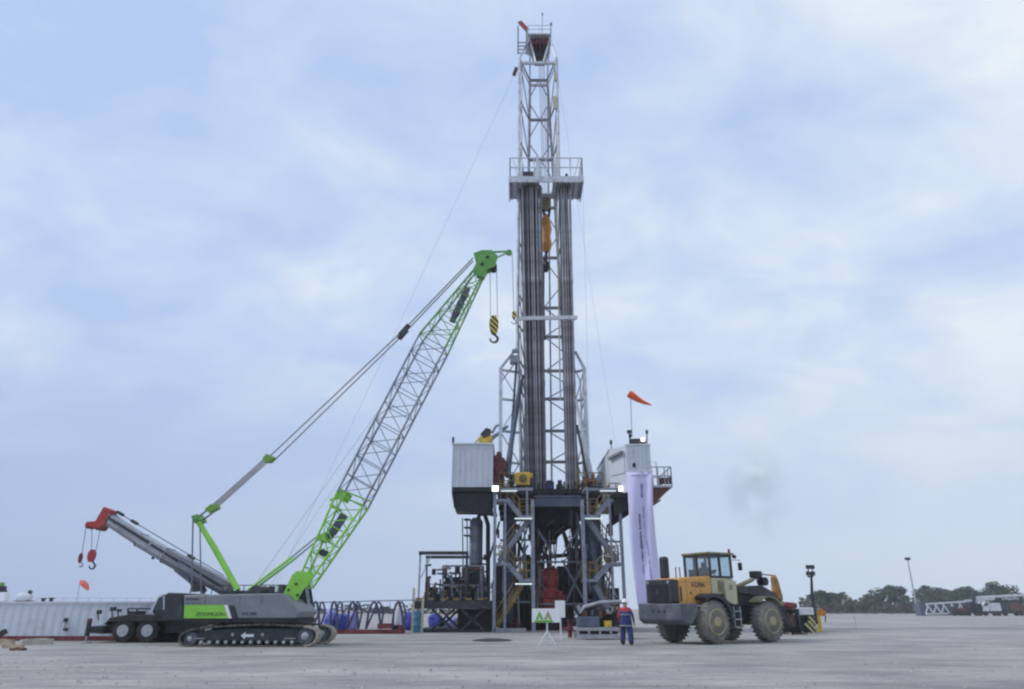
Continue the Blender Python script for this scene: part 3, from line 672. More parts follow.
mb.beam((cx0+.1, 49.4, cz0-.4), P(493, 513, 50), .12); mb.beam((cx1-.4, 49.4, cz0-.4), (cx0+1.2, 49.5, zl), .12)
mb.build('support_frame', 'vdark', t)
mb = MB(); mb.box((cx0+.2, 50, zl), (cx1-.05, 52, zl+.2)); mb.box((cx0+.5, 51.5, zl+.2), (cx1-.1, 53, cz0-.5)); mb.prism([P(453.5, 487.8, 49.3), P(455.5, 510, 49.3), P(493, 515.5, 49.3), P(493, 487.8, 49.3)], (0, .12, 0)); mb.prism([P(453.5, 487.8, 49.3), P(455.5, 510, 49.3), P(455.5, 510, 49.3)+Vector((.1, 0, 0)), P(453.5, 487.8, 49.3)+Vector((.1, 0, 0))], (0, 2.5, 0)); mb.build('under_tray', 'vdark', t)
t = empty('hydraulic_arm', P(486, 444, 52), 'yellow hydraulic pipe arm folded above the white ribbed cabin roof', 'hydraulic arm')
mb = MB(); mb.prism([P(478, 443.5, 52), P(481, 434, 52), P(490, 433, 52), P(493, 439, 52), P(488, 443.5, 52)], (0, .8, 0)); mb.build('base', 'yellow', t, bevel=.05)
mb = MB(); mb.prism([P(480, 434, 51.9), P(486, 427.5, 51.9), P(491, 429, 51.9), P(490, 435, 51.9), P(484, 438, 51.9)], (0, .9, 0)); mb.build('motor', 'dark', t, bevel=.05)
mb = MB(); mb.tube([P(488, 441, 52.2), P(499, 433, 52.2), P(508, 426, 52.2)], [.18, .14, .1], 8); mb.tube([P(492, 433, 52.3), P(496, 426, 52.3), P(499, 425, 52.3)], .1, 8); mb.build('arm', 'frame', t, True)
mb = MB(); mb.tube([P(474, 444, 52), P(480, 437, 52)], .1, 6); mb.build('stay', 'cream', t)

# ---- driller cabin on the right
t = empty('doghouse', P(636, 495, 50), 'pale grey driller cabin on the right side of the drill floor behind the banner', 'cabin')
dx0, dx1, dy0, dy1 = P(626.5, 465, 47.5).x, P(651, 465, 47.5).x, 47.5, 56.5
dz0, dz1 = Z0(492, 47.5), Z0(445.5, 47.5)
ch = 1.0
mb = MB(); mb.prism([(dx0, dy0, dz0), (dx1, dy0, dz0), (dx1, dy1, dz0), (dx0-.9, dy1, dz0), (dx0-.9, dy0+1.4, dz0)], (0, 0, dz1-dz0)); mb.build('wall_panel', 'cabwhite', t)
mb = MB()
for k in range(6):
    x = dx0+.1+k*(dx1-dx0-.2)/5; mb.box((x-.025, dy0-.04, dz0+.1), (x+.025, dy0-.003, dz1-.1))
mb.build('rib', 'white', t)
nrm = Vector((-1.4, -.9, 0)).normalized(); A = Vector((dx0, dy0, 0)); B_ = Vector((dx0-.9, dy0+1.4, 0))
mb = MB(); q0, q1 = A.lerp(B_, .1)+nrm*.02, A.lerp(B_, .92)+nrm*.02
mb.prism([(q0.x, q0.y, dz0+1.3), (q1.x, q1.y, dz0+1.3), (q1.x, q1.y, dz1-.5), (q0.x, q0.y, dz1-.35)], nrm*.04); mb.build('window', 'cabwhite', t)
mb = MB(); q0 += nrm*.05; q1 += nrm*.05
mb.prism([(q0.x, q0.y, dz1-.35), (q1.x, q1.y, dz1-.6), (q1.x, q1.y, dz1-.75), (q0.x, q0.y, dz1-.5)], nrm*.25); mb.build('window_hood', 'body', t)
mb = MB(); mb.box((dx0-.95, dy0+1.5, dz1), (dx1+.05, dy1, dz1+.12)); mb.box((dx0-.02, dy0-.06, dz1), (dx1+.05, dy0+1.5, dz1+.1)); mb.build('roof', 'white', t)
mb = MB(); mb.pbox(632.5, 635.5, 463, 467, dy0-.05, dy0-.01); mb.build('vent', 'vdark', t)
f = MB().pbox(631, 646, 438.5, 445, 48, 48.8).build('roof_unit', 'dark', t, bevel=.03)
MB().pbox(641.3, 644.8, 437.5, 441, 47.85, 47.98).build('floodlight', 'lamp', f)
mb = MB(); mb.tube([P(630, 446, 48.2), P(629.5, 432, 48.2)], .05, 5); mb.pbox(627.5, 632, 430, 432.5, 48.1, 48.4); mb.pbox(629, 631.5, 434, 437, 48, 48.2); mb.build('camera_mount', 'dark', t)
mb = MB(); mb.tube([P(647, 446, 48.4), P(647, 431, 48.4)], .04, 5); mb.pbox(646, 648.2, 430, 433, 48.3, 48.5); mb.build('antenna', 'dark', t)
mb = MB(); mb.tube([P(612, 455, 52), P(611, 441, 52)], .035, 5); mb.pbox(610, 612.2, 440, 444, 51.9, 52.1); mb.build('antenna', 'dark', t)
mb = MB()
mb.box((dx0-.9, dy0+.3, dz0-.35), (dx1, dy1, dz0-.005)); mb.prism([(dx0-.9, dy0+2, dz0-.36), (dx1, dy0+2, dz0-.36), (dx0-.9, dy0+2, dz0-2.0)], (0, .3, 0)); mb.prism([(dx0-.9, dy0+.5, dz0-.36), (dx1-.4, dy0+.5, dz0-.36), (dx0-.9, dy0+.5, dz0-1.5)], (0, .25, 0))
mb.build('support_frame', 'vdark', t)
# porch
px0, px1 = P(651.5, 485, 47.8).x, P(672.5, 485, 47.8).x; pz = Z0(485.5, 47.8)
mb = MB(); mb.box((px0, 47.8, pz-.12), (px1, 52, pz)); mb.build('porch_deck', 'galv', t)
mb = MB(); railing(mb, (px0+.05, 47.85, pz), (px1-.03, 47.85, pz), 1.25, .04, 3); railing(mb, (px1-.03, 47.85, pz), (px1-.03, 51.9, pz), 1.25, .04, 4); railing(mb, (px0+.05, 51.9, pz), (px1-.03, 51.9, pz), 1.25, .04, 3)
mb.tube([(px0+.1, 51, pz), (px0+.1, 51, pz+2.2), (px1-.35, 51, pz+2.2), (px1-.35, 51, pz)], .035, 6); mb.build('porch_railing', 'galv', t)
mb = MB(); mb.pbox(658.5, 671, 477.5, 484, 49, 49.1); mb.build('porch_panel', 'rust', t)
mb = MB(); mb.prism([(px0, 48.0, pz-.13), (px1-.1, 48.0, pz-.13), (px0, 48.0, pz-1.35)], (0, .15, 0)); mb.prism([(px0, 51.0, pz-.13), (px1-.1, 51.0, pz-.13), (px0, 51.0, pz-1.35)], (0, .15, 0)); mb.beam((px0, 49.6, pz-1.3), (px1-.5, 49.6, pz-.7), .1); mb.build('porch_bracket', 'rust', t)
mb = MB(); mb.prism([P(595, 479, 54), P(607, 460, 54), P(610, 460, 54), P(610, 482, 54), P(595, 482, 54)], (0, 2.5, 0)); tag(mb.build('wind_wall', 'cabwhite'), 'pale sloping wind wall between the mast and the driller cabin', 'wind wall')

# windsock
t = empty('windsock', P(631, 437, 48.3), 'orange windsock on a thin pole above the driller cabin', 'windsock')
mb = MB(); mb.tube([P(632, 437, 48.4), P(630.5, 393, 48.4)], .03, 6); mb.build('pole', 'wiref', t)
mb = MB(); pts = [P(628.5, 393.5, 48.4), P(632, 395.5, 48.4), P(638, 399.5, 48.5), P(644, 402.5, 48.6), P(651, 404.8, 48.7)]
mb.tube(pts, [.26, .27, .2, .13, .05], 12); mb.build('sock', 'sock', t, True)

# banner
def banner():
    t = empty('banner', P(640, 606, 46.6), 'long lavender banner hanging vertically from the driller cabin', 'banner')
    rows = 40; cols = 8; mb = MB(); vs = []
    Lp = [(472, 626.5), (505, 628.5), (540, 630), (575, 633.5), (606, 638)]; Rp = [(472, 652.5), (505, 653), (540, 656), (575, 660), (606, 664)]
    def lerp_tab(tab, v):
        for (a, ua), (b, ub) in zip(tab, tab[1:]):
            if v <= b: return ua+(ub-ua)*(v-a)/(b-a)
        return tab[-1][1]
    def pt(fu, v):
        yy = 46.9+.12*math.sin(fu*9+v*.03)+.1*math.sin(v*.06)
        u = lerp_tab(Lp, v)*(1-fu)+lerp_tab(Rp, v)*fu
        return P(u, v, yy)
    for r_ in range(rows+1):
        for c in range(cols+1): vs.append(pt(c/cols, 472+(606-472)*r_/rows))
    n = cols+1; mb.add(vs, [(r_*n+c, r_*n+c+1, (r_+1)*n+c+1, (r_+1)*n+c) for r_ in range(rows) for c in range(cols)])
    o = mb.build('cloth', 'lav', t, True); sm = o.modifiers.new('solid', 'SOLIDIFY'); sm.thickness = .01
    mb = MB(); a, b = pt(-.03, 471.6), pt(1.03, 471.6); mb.tube([a+Vector((0, .03, .04)), b+Vector((0, .03, .04))], .045, 8); mb.build('rod', 'white', t, True)
    rnd = random.Random(5)
    def script(name, fu, v0, v1, wd, m_, gaps):
        mb = MB(); v = v0
        while v < v1:
            l = rnd.uniform(.5, 1.5); w_ = wd*rnd.uniform(.5, 1.2)/26
            if not any(g0 <= v <= g1 for g0, g1 in gaps):
                a = pt(fu-w_/2+rnd.uniform(-.01, .01), v)+Vector((0, -.02, 0)); b = pt(fu+w_/2, v+l*.55)+Vector((0, -.02, 0))
                mb.box((a.x, a.y-.004, b.z), (b.x, a.y+.004, a.z))
                if rnd.random() < .6:
                    k = pt(fu-w_*.1, v)+Vector((0, -.02, 0)); k2 = pt(fu+w_*.1, v+l)+Vector((0, -.02, 0)); mb.box((k.x-.015, k.y-.003, k2.z), (k.x+.02, k.y+.005, k.z))
            v += l
        mb.build(name, m_, t)
    script('lettering', .56, 484, 497, 2.6, 'ink', []); script('lettering', .60, 506, 538, 1.7, 'inkl', [(518, 520)])
    script('lettering', .42, 514, 574, 2.2, 'ink', [(529, 531), (549, 551), (562, 564)]); script('lettering', .66, 540, 584, 1.6, 'inkl', [(556, 558)])
    mb = MB()
    for k in range(16):
        if k % 5 == 4: continue
        a = pt(.18+k*.042, 475); mb.box((a.x, a.y-.03, a.z-.08), (a.x+.05, a.y-.022, a.z))
    mb.build('lettering', 'inkl', t)
banner()

# ---- blowout preventer stack and drill string
t = empty('blowout_preventer', P(551, 612, 54), 'bright red blowout preventer stack under the middle of the drill floor', 'blowout preventer')
x = P(550.5, 590, 53.5).x; zb = .4
mb = MB(); zt_ = Z0(568, 53.5); hh = zt_-1.2
mb.lathe((x, 53.5, 1.2), (0, 0, 1), [(0, .38), (.1, .6), (.3, .6), (.35, .42), (hh*.3, .42), (hh*.32, .62), (hh*.5, .62), (hh*.52, .45), (hh*.58, .45), (hh*.6, .6), (hh*.94, .6), (hh, .4)], 20); mb.build('stack_body', 'red', t, True)
for v in (578, 591, 601):
    mb = MB(); mb.pbox(543.5, 558, v-2.5, v+2.5, 52.95, 53.6); mb.build('ram_bonnet', 'red', t, bevel=.05)
mb = MB(); mb.lathe(P(560, 606, 53), (0, 0, 1), [(0, .3), (.5, .3), (.55, .4), (.7, .4), (.75, .22), (1.0, .18)], 14); mb.tube([P(557, 600, 53.3), P(560, 600, 53)], .14, 8); mb.build('side_valve', 'red', t, True)
mb = MB(); mb.lathe((x, 53.5, 0), (0, 0, 1), [(0, .5), (1.2, .5)], 16); mb.build('wellhead', 'vdark', t, True)
t = tag(MB().tube([(x+.02, 53.5, zt_+.02), (x+.02, 53.5, FLZ-3.4)], .12, 10).tube([(x-.2, 53.4, zt_+.02), (x-.45, 53.4, FLZ-2.9)], .04, 6).build('riser_pipe', 'rust', smooth=True), 'thin brown riser pipe between the red preventer stack and the floor', 'pipe')

# ---- mud pump / engine platform on the left
t = empty('engine_platform', P(455, 632, 50), 'dark engine platform with goalpost frame at the left foot of the rig', 'engine platform')
ex0, ex1 = P(414, 600, 48.5).x, P(492, 600, 48.5).x; ez = Z0(600.5, 48.5)
mb = MB(); mb.box((ex0, 48.5, ez-.5), (ex1, 55, ez)); mb.build('deck', 'dark', t)
mb = MB()
for k in range(12):
    x = ex0+.3+k*(ex1-ex0-.6)/11
    if k % 2 == 0: mb.box((x-.2, 48.47, ez+.02), (x+.2, 48.497, ez+.16))
mb.build('edge_marking', 'rail', t)
for u in (413.5, 423): mb = MB(); mb.beam((P(u, 600, 48.3).x, 48.3, 0), (P(u, 600, 48.3).x, 48.3, Z0(588 if u < 420 else 596, 48.3)), .14); mb.build('support_post', 'cream', t)
for (a, b) in ((434, 456), (462, 486)):
    mb = MB()
    for yy in (48.8, 54):
        mb = MB(); mb.beam((P(a, 600, 50).x, yy, ez-.5), (P(b, 600, 50).x, yy, .1), .14); mb.beam((P(b, 600, 50).x, yy, ez-.5), (P(a, 600, 50).x, yy, .1), .14); mb.build('support_brace', 'dark', t)
mb = MB(); mb.box((P(458, 620, 51).x, 50.5, 0), (P(492, 620, 51).x, 54.5, ez-.505)); mb.build('fuel_tank', 'vdark', t, bevel=.05)
mb = MB(); mb.box((ex0+.2, 48.7, .02), (ex1+.2, 54.8, .2)); mb.build('skid', 'vdark', t)
mb = MB(); z = Z0(553, 49); xa, xb = P(419.5, 575, 49).x, P(467, 553, 49).x
mb.beam((xa-.1, 49, z), (xb+.1, 49, z), .2, .22); mb.beam((xb, 49, z-.1), (xb, 49, ez), .16); mb.build('goalpost_beam', 'dark', t); mb = MB(); mb.beam((xa-.1, 53, z), (xb+.1, 53, z), .15, .2); mb.build('goalpost_beam', 'dark', t)
mb = MB(); mb.beam((xa, 49, ez), (xa, 49, z-.12), .12); mb.beam((xa, 53, ez), (xa, 53, z-.1), .12); mb.beam(P(431, 556, 49), P(421, 578, 49), .06); mb.build('goalpost_leg', 'galv', t)
# engines with distinct bits
def engine(u0, u1, v0, Y, lab):
    e_ = empty('diesel_engine', P((u0+u1)/2, 600, Y), lab, 'engine', 'engines on the left platform')
    mb = MB(); mb.pbox(u0, u1, v0+12, 600.2, Y, Y+2.4); mb.pbox(u0+2, u1-2, v0+7, v0+12, Y+.3, Y+2)
    for k in range(4): mb.pbox(u0+1+k*(u1-u0)/4.3, u0+(k+.6)*(u1-u0)/4.3, v0+2+3*((k*7) % 3), v0+9, Y+.2+.2*k, Y+1.2)
    mb.build('block', 'vdark', e_, bevel=.02)
    mb = MB(); r_ = .2; mb.lathe(P((u0+u1)/2, v0+20, Y-.02), (0, -1, 0), [(0, r_*1.4), (.12, r_*1.4), (.14, r_*.5), (.25, r_*.5)], 18); mb.build('flywheel', 'dark', e_, True)
    mb = MB(); mb.tube([P(u0+3, v0+5, Y+.2), P(u0+3, v0-2, Y+.2), P(u0+7, v0-3, Y+.2)], .1, 8); mb.build('exhaust', 'dark', e_, True)
    mb = MB()
    for k in range(3): mb.pbox(u0+1+k*(u1-u0)/3, u0+(k+.7)*(u1-u0)/3, v0+11+k, v0+14+k, Y-.08, Y-.005)
    mb.build('cover_plate', 'dark', e_)
    mb = MB(); mb.pbox(u0+1, u0+4, 590, 596, Y-.12, Y-.03); mb.pbox(u1-5, u1-2, 586, 590, Y-.12, Y-.03); mb.build('guard', 'olive', e_)
engine(424, 438, 580, 50, 'dark engine under the open end of the goalpost frame')
engine(443, 464, 570, 50.3, 'large dark engine in the middle of the left platform'); engine(467, 489, 575, 50.8, 'dark engine at the foot of the grey vertical tank')
mb = MB()
for (a, b) in (((443, 566, 49.6), (482, 566, 49.6)), ((443, 566, 49.6), (443, 600, 49.6)), ((482, 566, 49.6), (482, 600, 49.6)), ((444, 568, 49.6), (462, 598, 49.6)), ((466, 566, 49.6), (466, 598, 49.6)), ((443, 585, 49.55), (482, 585, 49.55))): seg(mb, a, b, .12)
mb.build('guard_frame', 'frame', t)
mb = MB()
for k in range(14):
    u = 428+k*4.4; v = random.choice([586, 592, 597]); mb.pbox(u, u+random.uniform(1.5, 3.5), v, v+2, 49.3, 49.5)
mb.build('yellow_fitting', 'olive', t)
mb = MB(); railing(mb, (P(425, 600, 48.6).x, 48.6, ez), (P(492, 600, 48.6).x, 48.6, ez), 1.0, .03, 8); mb.build('handrail', 'dark', t)
rk = random.Random(31)
for nm, m_, cnt_ in (('pipework', 'vdark', 34), ('pipework', 'frame', 12), ('pipework', 'rust', 8)):
    mb = MB()
    for k in range(cnt_):
        u = rk.uniform(424, 490); v = rk.uniform(562, 597); yy = rk.uniform(49.2, 50.2)
        if rk.random() < .5: mb.tube([P(u, v, yy), P(u+rk.uniform(-1, 1), 600, yy)], rk.uniform(.03, .1), 6)
        elif rk.random() < .6: mb.tube([P(u, v, yy), P(min(u+rk.uniform(5, 18), 491), v+rk.uniform(-2, 2), yy)], rk.uniform(.03, .09), 6)
        else: mb.pbox(u, u+rk.uniform(2, 5), v, min(v+rk.uniform(3, 9), 600), yy, yy+.4)
    mb.build(nm, m_, t)
t = empty('separator_tank', P(476, 600, 53), 'grey upright cylindrical tank with ladder cage left of the rig', 'tank')
x = P(476, 545, 53).x
mb = MB(); mb.lathe((x, 53, Z0(566, 53)), (0, 0, 1), [(0, .45), (.1, .48), (Z0(522, 53)-Z0(566, 53), .48), (Z0(518, 53)-Z0(566, 53), .3)], 20); mb.build('shell', 'frame', t, True)
mb = MB(); mb.box((x-.6, 52.5, ez), (x+.6, 53.6, Z0(566, 53))); mb.build('stand', 'vdark', t)
mb = MB()
for v in (520, 528, 536): mb.box((P(464, v, 52.6).x, 52.4, Z0(v, 52.6)), (x-.4, 53.2, Z0(v, 52.6)+.08))
for u in (463.5, 468): mb.tube([P(u, 600, 52.5), P(u-1, 518, 52.5)], .045, 5)
mb.build('ladder', 'dark', t)
mb = MB(); mb.tube([P(478, 519, 52.9), P(480, 514, 52.9), P(485, 515, 52.9), P(488, 525, 52.9), P(488, 600, 52.9)], .16, 8); mb.tube([P(484, 560, 52.5), P(485, 556, 52.5), P(490, 556, 52.5)], .14, 8); mb.build('outlet_pipe', 'dark', t, True)

# ================================================================== small things in front of rig
# sign board on tripod
def sign():
    g = G(547.5, 645.5); Y = g.y
    t = empty('sign_board', g, 'white board with two green triangle emblems on a white tripod', 'sign')
    x0, x1, z0_, z1 = P(532, 615, Y).x, P(560, 615, Y).x, Z0(622.5, Y), Z0(608.5, Y)
    mb = MB(); mb.box((x0, Y, z0_), (x1, Y+.04, z1)); mb.build('panel', 'sign', t)
    for (uc, w_, m_) in ((539.5, 8, 'sgreen'), (548, 8, 'sbrown')):
        mb = MB(); c = P(uc, 619.5, Y); s_ = w_*Y/768
        mb.prism([(c.x-s_/2, Y-.01, c.z), (c.x-s_*.15, Y-.01, c.z), (c.x, Y-.01, c.z+s_*.45), (c.x, Y-.01, c.z+s_*1.05)], (0, .008, 0))
        mb.prism([(c.x+s_/2, Y-.01, c.z), (c.x+s_*.15, Y-.01, c.z), (c.x, Y-.01, c.z+s_*.45), (c.x, Y-.01, c.z+s_*1.05)][::-1], (0, .008, 0))
        mb.build('emblem', m_, t)
    mb = MB(); mb.box((P(535, 620, Y).x, Y-.01, z0_+.03), (P(553, 620, Y).x, Y-.002, z0_+.09)); mb.box((P(533, 620, Y).x, Y-.01, z0_+.005), (P(552, 620, Y).x, Y-.002, z0_+.025)); mb.build('stripe', 'sgreen', t)
    mb = MB(); mb.tube([(g.x, Y+.06, 0), (g.x, Y+.06, z0_+.3)], .035, 8); mb.build('pole', 'white', t)
    for ang in (200, 340, 90):
        mb = MB(); a = R(ang); mb.tube([(g.x, Y+.06, .55), (g.x+.36*math.cos(a), Y+.06+.36*math.sin(a), .02)], .025, 6); mb.build('leg', 'white', t)
sign()
g = G(561, 641.5); t = empty('notice_board', g, 'narrow upright white notice on a pale post beside the tripod sign', 'sign')
mb = MB(); Y = g.y; mb.box((P(555, 610, Y).x, Y-.05, Z0(617.5, Y)), (P(565, 610, Y).x, Y-.02, Z0(600.5, Y))); mb.build('panel', 'sign', t)
mb = MB(); mb.box((g.x-.035, Y-.02, 0), (g.x+.035, Y+.04, Z0(603, Y))); mb.build('post', 'white', t)
mb = MB(); mb.box((g.x-.3, Y-.2, 0), (g.x+.3, Y+.2, .08)); mb.build('base', 'concrete', t)
# pump skid
g = G(600, 640); Y = g.y
t = empty('pump_skid', g, 'low grey pump skid with a fat pipe in front of the rig', 'pump skid')
x0, x1 = P(577, 630, Y).x, P(623, 630, Y).x
mb = MB(); mb.box((x0, Y, .05), (x1, Y+.15, .25)); mb.box((x0, Y+2, .05), (x1, Y+2.15, .25)); mb.box((x0, Y-.02, Z0(630, Y)-.02), (x1, Y+2.2, Z0(627.5, Y)))
for k in range(5): x = x0+.05+k*(x1-x0-.1)/4; mb.box((x-.05, Y+.01, .26), (x+.05, Y+.12, Z0(630, Y)-.03))
mb.build('frame', 'galv', t)
mb = MB(); mb.box((x0+.2, Y+.3, .28), (x1-.2, Y+1.8, Z0(631, Y)-.05)); mb.build('under_box', 'vdark', t)
zt_ = Z0(627.4, Y)
mb = MB(); mb.box((P(578, 620, Y).x, Y+.15, zt_), (P(600, 620, Y).x, Y+1.4, Z0(616.5, Y))); mb.build('pump_casing', 'blue', t, bevel=.04)
mb = MB(); mb.box((P(605, 624, Y).x, Y+.2, zt_), (P(612.5, 624, Y).x, Y+.7, Z0(621, Y))); mb.build('motor', 'yellow', t, bevel=.02)
mb = MB(); mb.lathe(P(574, 611, Y+1), (1, 0, 0), [(0, .12), (.1, .17), (1.2, .17), (1.3, .1), (1.6, .1)], 16); mb.build('filter_cylinder', 'dark', t, True)
rk = random.Random(8)
for m_ in ('vdark', 'dark', 'galv', 'rust'):
    mb = MB()
    for k in range(7):
        u = rk.uniform(574, 617); v = rk.uniform(604, 618); yy = Y+rk.uniform(.3, 1.2); mb.pbox(u, u+rk.uniform(1.5, 6 if m_ != 'galv' else 3), v, min(v+rk.uniform(3, 10), 627), yy, yy+.3)
    mb.build('pump_fitting', m_, t)
mb = MB(); mb.tube([P(576, 618, Y+.4), P(584, 607, Y+.5), P(600, 602.5, Y+.6), P(623, 601.5, Y+.6)], .09, 8); mb.build('pipe', 'galv', t, True)
mb = MB(); mb.tube([P(613, 612, Y+.3), P(618, 618, Y+.3), P(617, 627, Y+.3)], .14, 8); mb.tube([P(573, 604, Y+.3), P(577, 612, Y+.3), P(580, 617, Y+.3)], .07, 8); mb.build('hose', 'vdark', t, True)
mb = MB(); mb.box((x0+.4, Y+1.2, zt_), (x1-.1, Y+2, Z0(608, Y))); mb.build('rear_manifold', 'vdark', t)
# low red valves behind the signs
for i, (u, v, Y, lab) in enumerate(((570, 622, 40, 'red valve beside the narrow white notice'), (516, 624, 50.5, 'dark red valve inside the left stair tower'))):
    c = P(u, 630, Y); t = MB(); t.lathe((c.x, Y, 0), (0, 0, 1), [(0, .12), (.3, .12), (.35, .2), (.5, .2), (.55, .1), (.8, .1), (.82, .18), (.86, .18)], 14); t.tube([(c.x-.4, Y, .42), (c.x+.4, Y, .42)], .08, 8)
    tag(t.build('valve', 'dred', smooth=True), lab, 'valve', 'valves round the rig foot')
# dirt heap
mb = MB(); c = G(492, 640.5); rr = random.Random(3)
mb.lathe(c, (0, 0, 1), [(0, .95), (.03, .85), (.07, .55), (.08, .3), (.09, .1)], 22); o = mb.build('dirt_mound', mat('dark_soil', (.045, .04, .038), .95, 0, .3, 6, bump=.8)); tag(o, 'low dark mound of soil on the gravel left of the rig', 'mound')
for v in o.data.vertices: v.co.x *= 1+rr.uniform(-.15, .15); v.co.y *= 1.6*(1+rr.uniform(-.1, .1))

# ================================================================== person
def person(loc, rz):
    t = empty('person', loc, 'person in loose navy coverall with red shoulders and white helmet beside the loader', 'person', rz=rz, local=True)
    J = {'pel': (0, 0, .93, .15, .115), 'sp1': (0, -.01, 1.1, .14, .11), 'sp2': (0, 0, 1.28, .17, .12), 'nk': (0, .005, 1.47, .07, .065), 'hd0': (0, -.01, 1.54, .065, .07), 'hd1': (0, -.015, 1.62, .078, .095), 'hd2': (0, -.01, 1.7, .075, .09),
         'shl': (.17, 0, 1.40, .065, .065), 'ell': (.25, .03, 1.12, .05, .05), 'wrl': (.24, -.10, .92, .035, .03), 'hal': (.235, -.15, .86, .028, .04),
         'shr': (-.17, 0, 1.40, .065, .065), 'elr': (-.26, .02, 1.13, .05, .05), 'wrr': (-.28, -.06, .90, .035, .03), 'har': (-.285, -.09, .82, .028, .04),
         'hil': (.10, 0, .86, .13, .12), 'knl': (.13, -.04, .48, .11, .11), 'anl': (.14, .03, .12, .10, .10), 'tol': (.13, -.13, .045, .05, .04),
         'hir': (-.10, 0, .86, .13, .12), 'knr': (-.15, .04, .48, .11, .11), 'anr': (-.18, .10, .12, .10, .10), 'tor': (-.15, -.10, .045, .05, .04)}
    E = [('pel', 'sp1'), ('sp1', 'sp2'), ('sp2', 'nk'), ('nk', 'hd0'), ('hd0', 'hd1'), ('hd1', 'hd2'), ('sp2', 'shl'), ('shl', 'ell'), ('ell', 'wrl'), ('wrl', 'hal'), ('sp2', 'shr'), ('shr', 'elr'), ('elr', 'wrr'), ('wrr', 'har'),
         ('pel', 'hil'), ('hil', 'knl'), ('knl', 'anl'), ('anl', 'tol'), ('pel', 'hir'), ('hir', 'knr'), ('knr', 'anr'), ('anr', 'tor')]
    ks = list(J); me = bpy.data.meshes.new('body'); me.from_pydata([J[k][:3] for k in ks], [(ks.index(a), ks.index(b)) for a, b in E], [])
    o = bpy.data.objects.new('body', me); COL.objects.link(o)
    sk = o.modifiers.new('skin', 'SKIN'); sk.use_smooth_shade = True
    for i, k in enumerate(ks): me.skin_vertices[0].data[i].radius = J[k][3:]
    me.skin_vertices[0].data[0].use_root = True
    o.modifiers.new('sub', 'SUBSURF').levels = 2; o.modifiers['sub'].render_levels = 2
    me2 = bpy.data.meshes.new_from_object(o.evaluated_get(bpy.context.evaluated_depsgraph_get())); bpy.data.objects.remove(o)
    # fingers, face
    f = MB()
    for s_, hk in ((1, 'hal'), (-1, 'har')):
        h = Vector(J[hk][:3])
        for k, ln in enumerate((.075, .085, .08, .062)):
            b0 = h+Vector((s_*.004, -.03+k*.02, -.02)); f.tube([b0, b0+Vector((0, -.005, -ln*.55)), b0+Vector((-s_*.015, -.018, -ln))], [.010, .009, .007], 6)
        b0 = h+Vector((-s_*.005, -.035, .02)); f.tube([b0, b0+Vector((-s_*.02, -.03, -.025)), b0+Vector((-s_*.02, -.04, -.05))], [.012, .011, .008], 6)
    f.tube([(0, -.10, 1.63), (0, -.125, 1.6)], [.012, .016], 6)
    for s_ in (1, -1): f.lathe((s_*.08, -.01, 1.60), (s_, 0, 0), [(0, .03), (.012, .025)], 8); f.lathe((s_*.032, -.098, 1.635), (0, -1, 0), [(0, .011), (.006, .006)], 8)
    f.box((-.025, -.105, 1.565), (.025, -.098, 1.572))
    nv = len(me2.vertices); vs = [v.co.copy() for v in me2.vertices]+f.v; fs = [list(p.vertices) for p in me2.polygons]+[[nv+i for i in q] for q in f.f]
    me3 = bpy.data.meshes.new('body'); me3.from_pydata(vs, [], fs)
    for m_ in ('navy', 'vest', 'skin', 'boot'): me3.materials.append(M[m_])
    for p in me3.polygons:
        c = p.center; p.use_smooth = True
        arm = abs(c.x) > .2 and c.z < 1.3
        p.material_index = 2 if c.z > 1.48 or (abs(c.x) > .215 and .73 < c.z < .90) else 3 if c.z < .15 else 1 if (c.z > 1.30) or (arm and c.x > 0) else 0
    bo = bpy.data.objects.new('body', me3); COL.objects.link(bo); bo.parent = t; OFF[bo.name] = Vector((0, 0, 0))
    mb = MB(); mb.lathe((0, -.01, 1.66), (0, 0, 1), [(0, .125), (.02, .13), (.03, .115), (.09, .10), (.13, .06), (.145, .01)], 20); mb.box((-.07, -.17, 1.655), (.07, -.1, 1.675)); mb.build('helmet', 'helmet', t, True)
    mb = MB(); n = 16; vs = []
    for j, (z, rx, ry) in enumerate(((.70, .235, .185), (.80, .23, .18), (.90, .22, .17), (1.12, .19, .15), (1.30, .185, .13))):
        for k in range(n): a = 2*math.pi*k/n; q = 1+.06*math.sin(5*a+j)*(1 if z < 1 else .3); vs.append((rx*math.cos(a)*q, ry*math.sin(a)*q, z))
    mb.add(vs, [(j*n+k, j*n+(k+1) % n, (j+1)*n+(k+1) % n, (j+1)*n+k) for j in range(4) for k in range(n)])
    o = mb.build('jacket_hem', 'navy', t, True); sm = o.modifiers.new('s', 'SOLIDIFY'); sm.thickness = .012
    mb = MB()
    for (z0_, z1, rx, ry) in ((1.17, 1.20, .205, .163), (.74, .77, .25, .20)): mb.lathe((0, 0, z0_), (0, 0, 1), [(0, 1), (z1-z0_, 1)], 16)
    k0 = 0
    for (rx, ry) in ((.205, .163), (.25, .20)):
        for q in range(32): v = mb.v[k0+q]; v.x *= rx; v.y *= ry
        k0 += 32
    mb.build('reflective_band', 'reflect', t, True)
person(G(627, 645.5), R(160))
bpy.data.objects['person'].scale = (1.16, 1.1, 1.0)

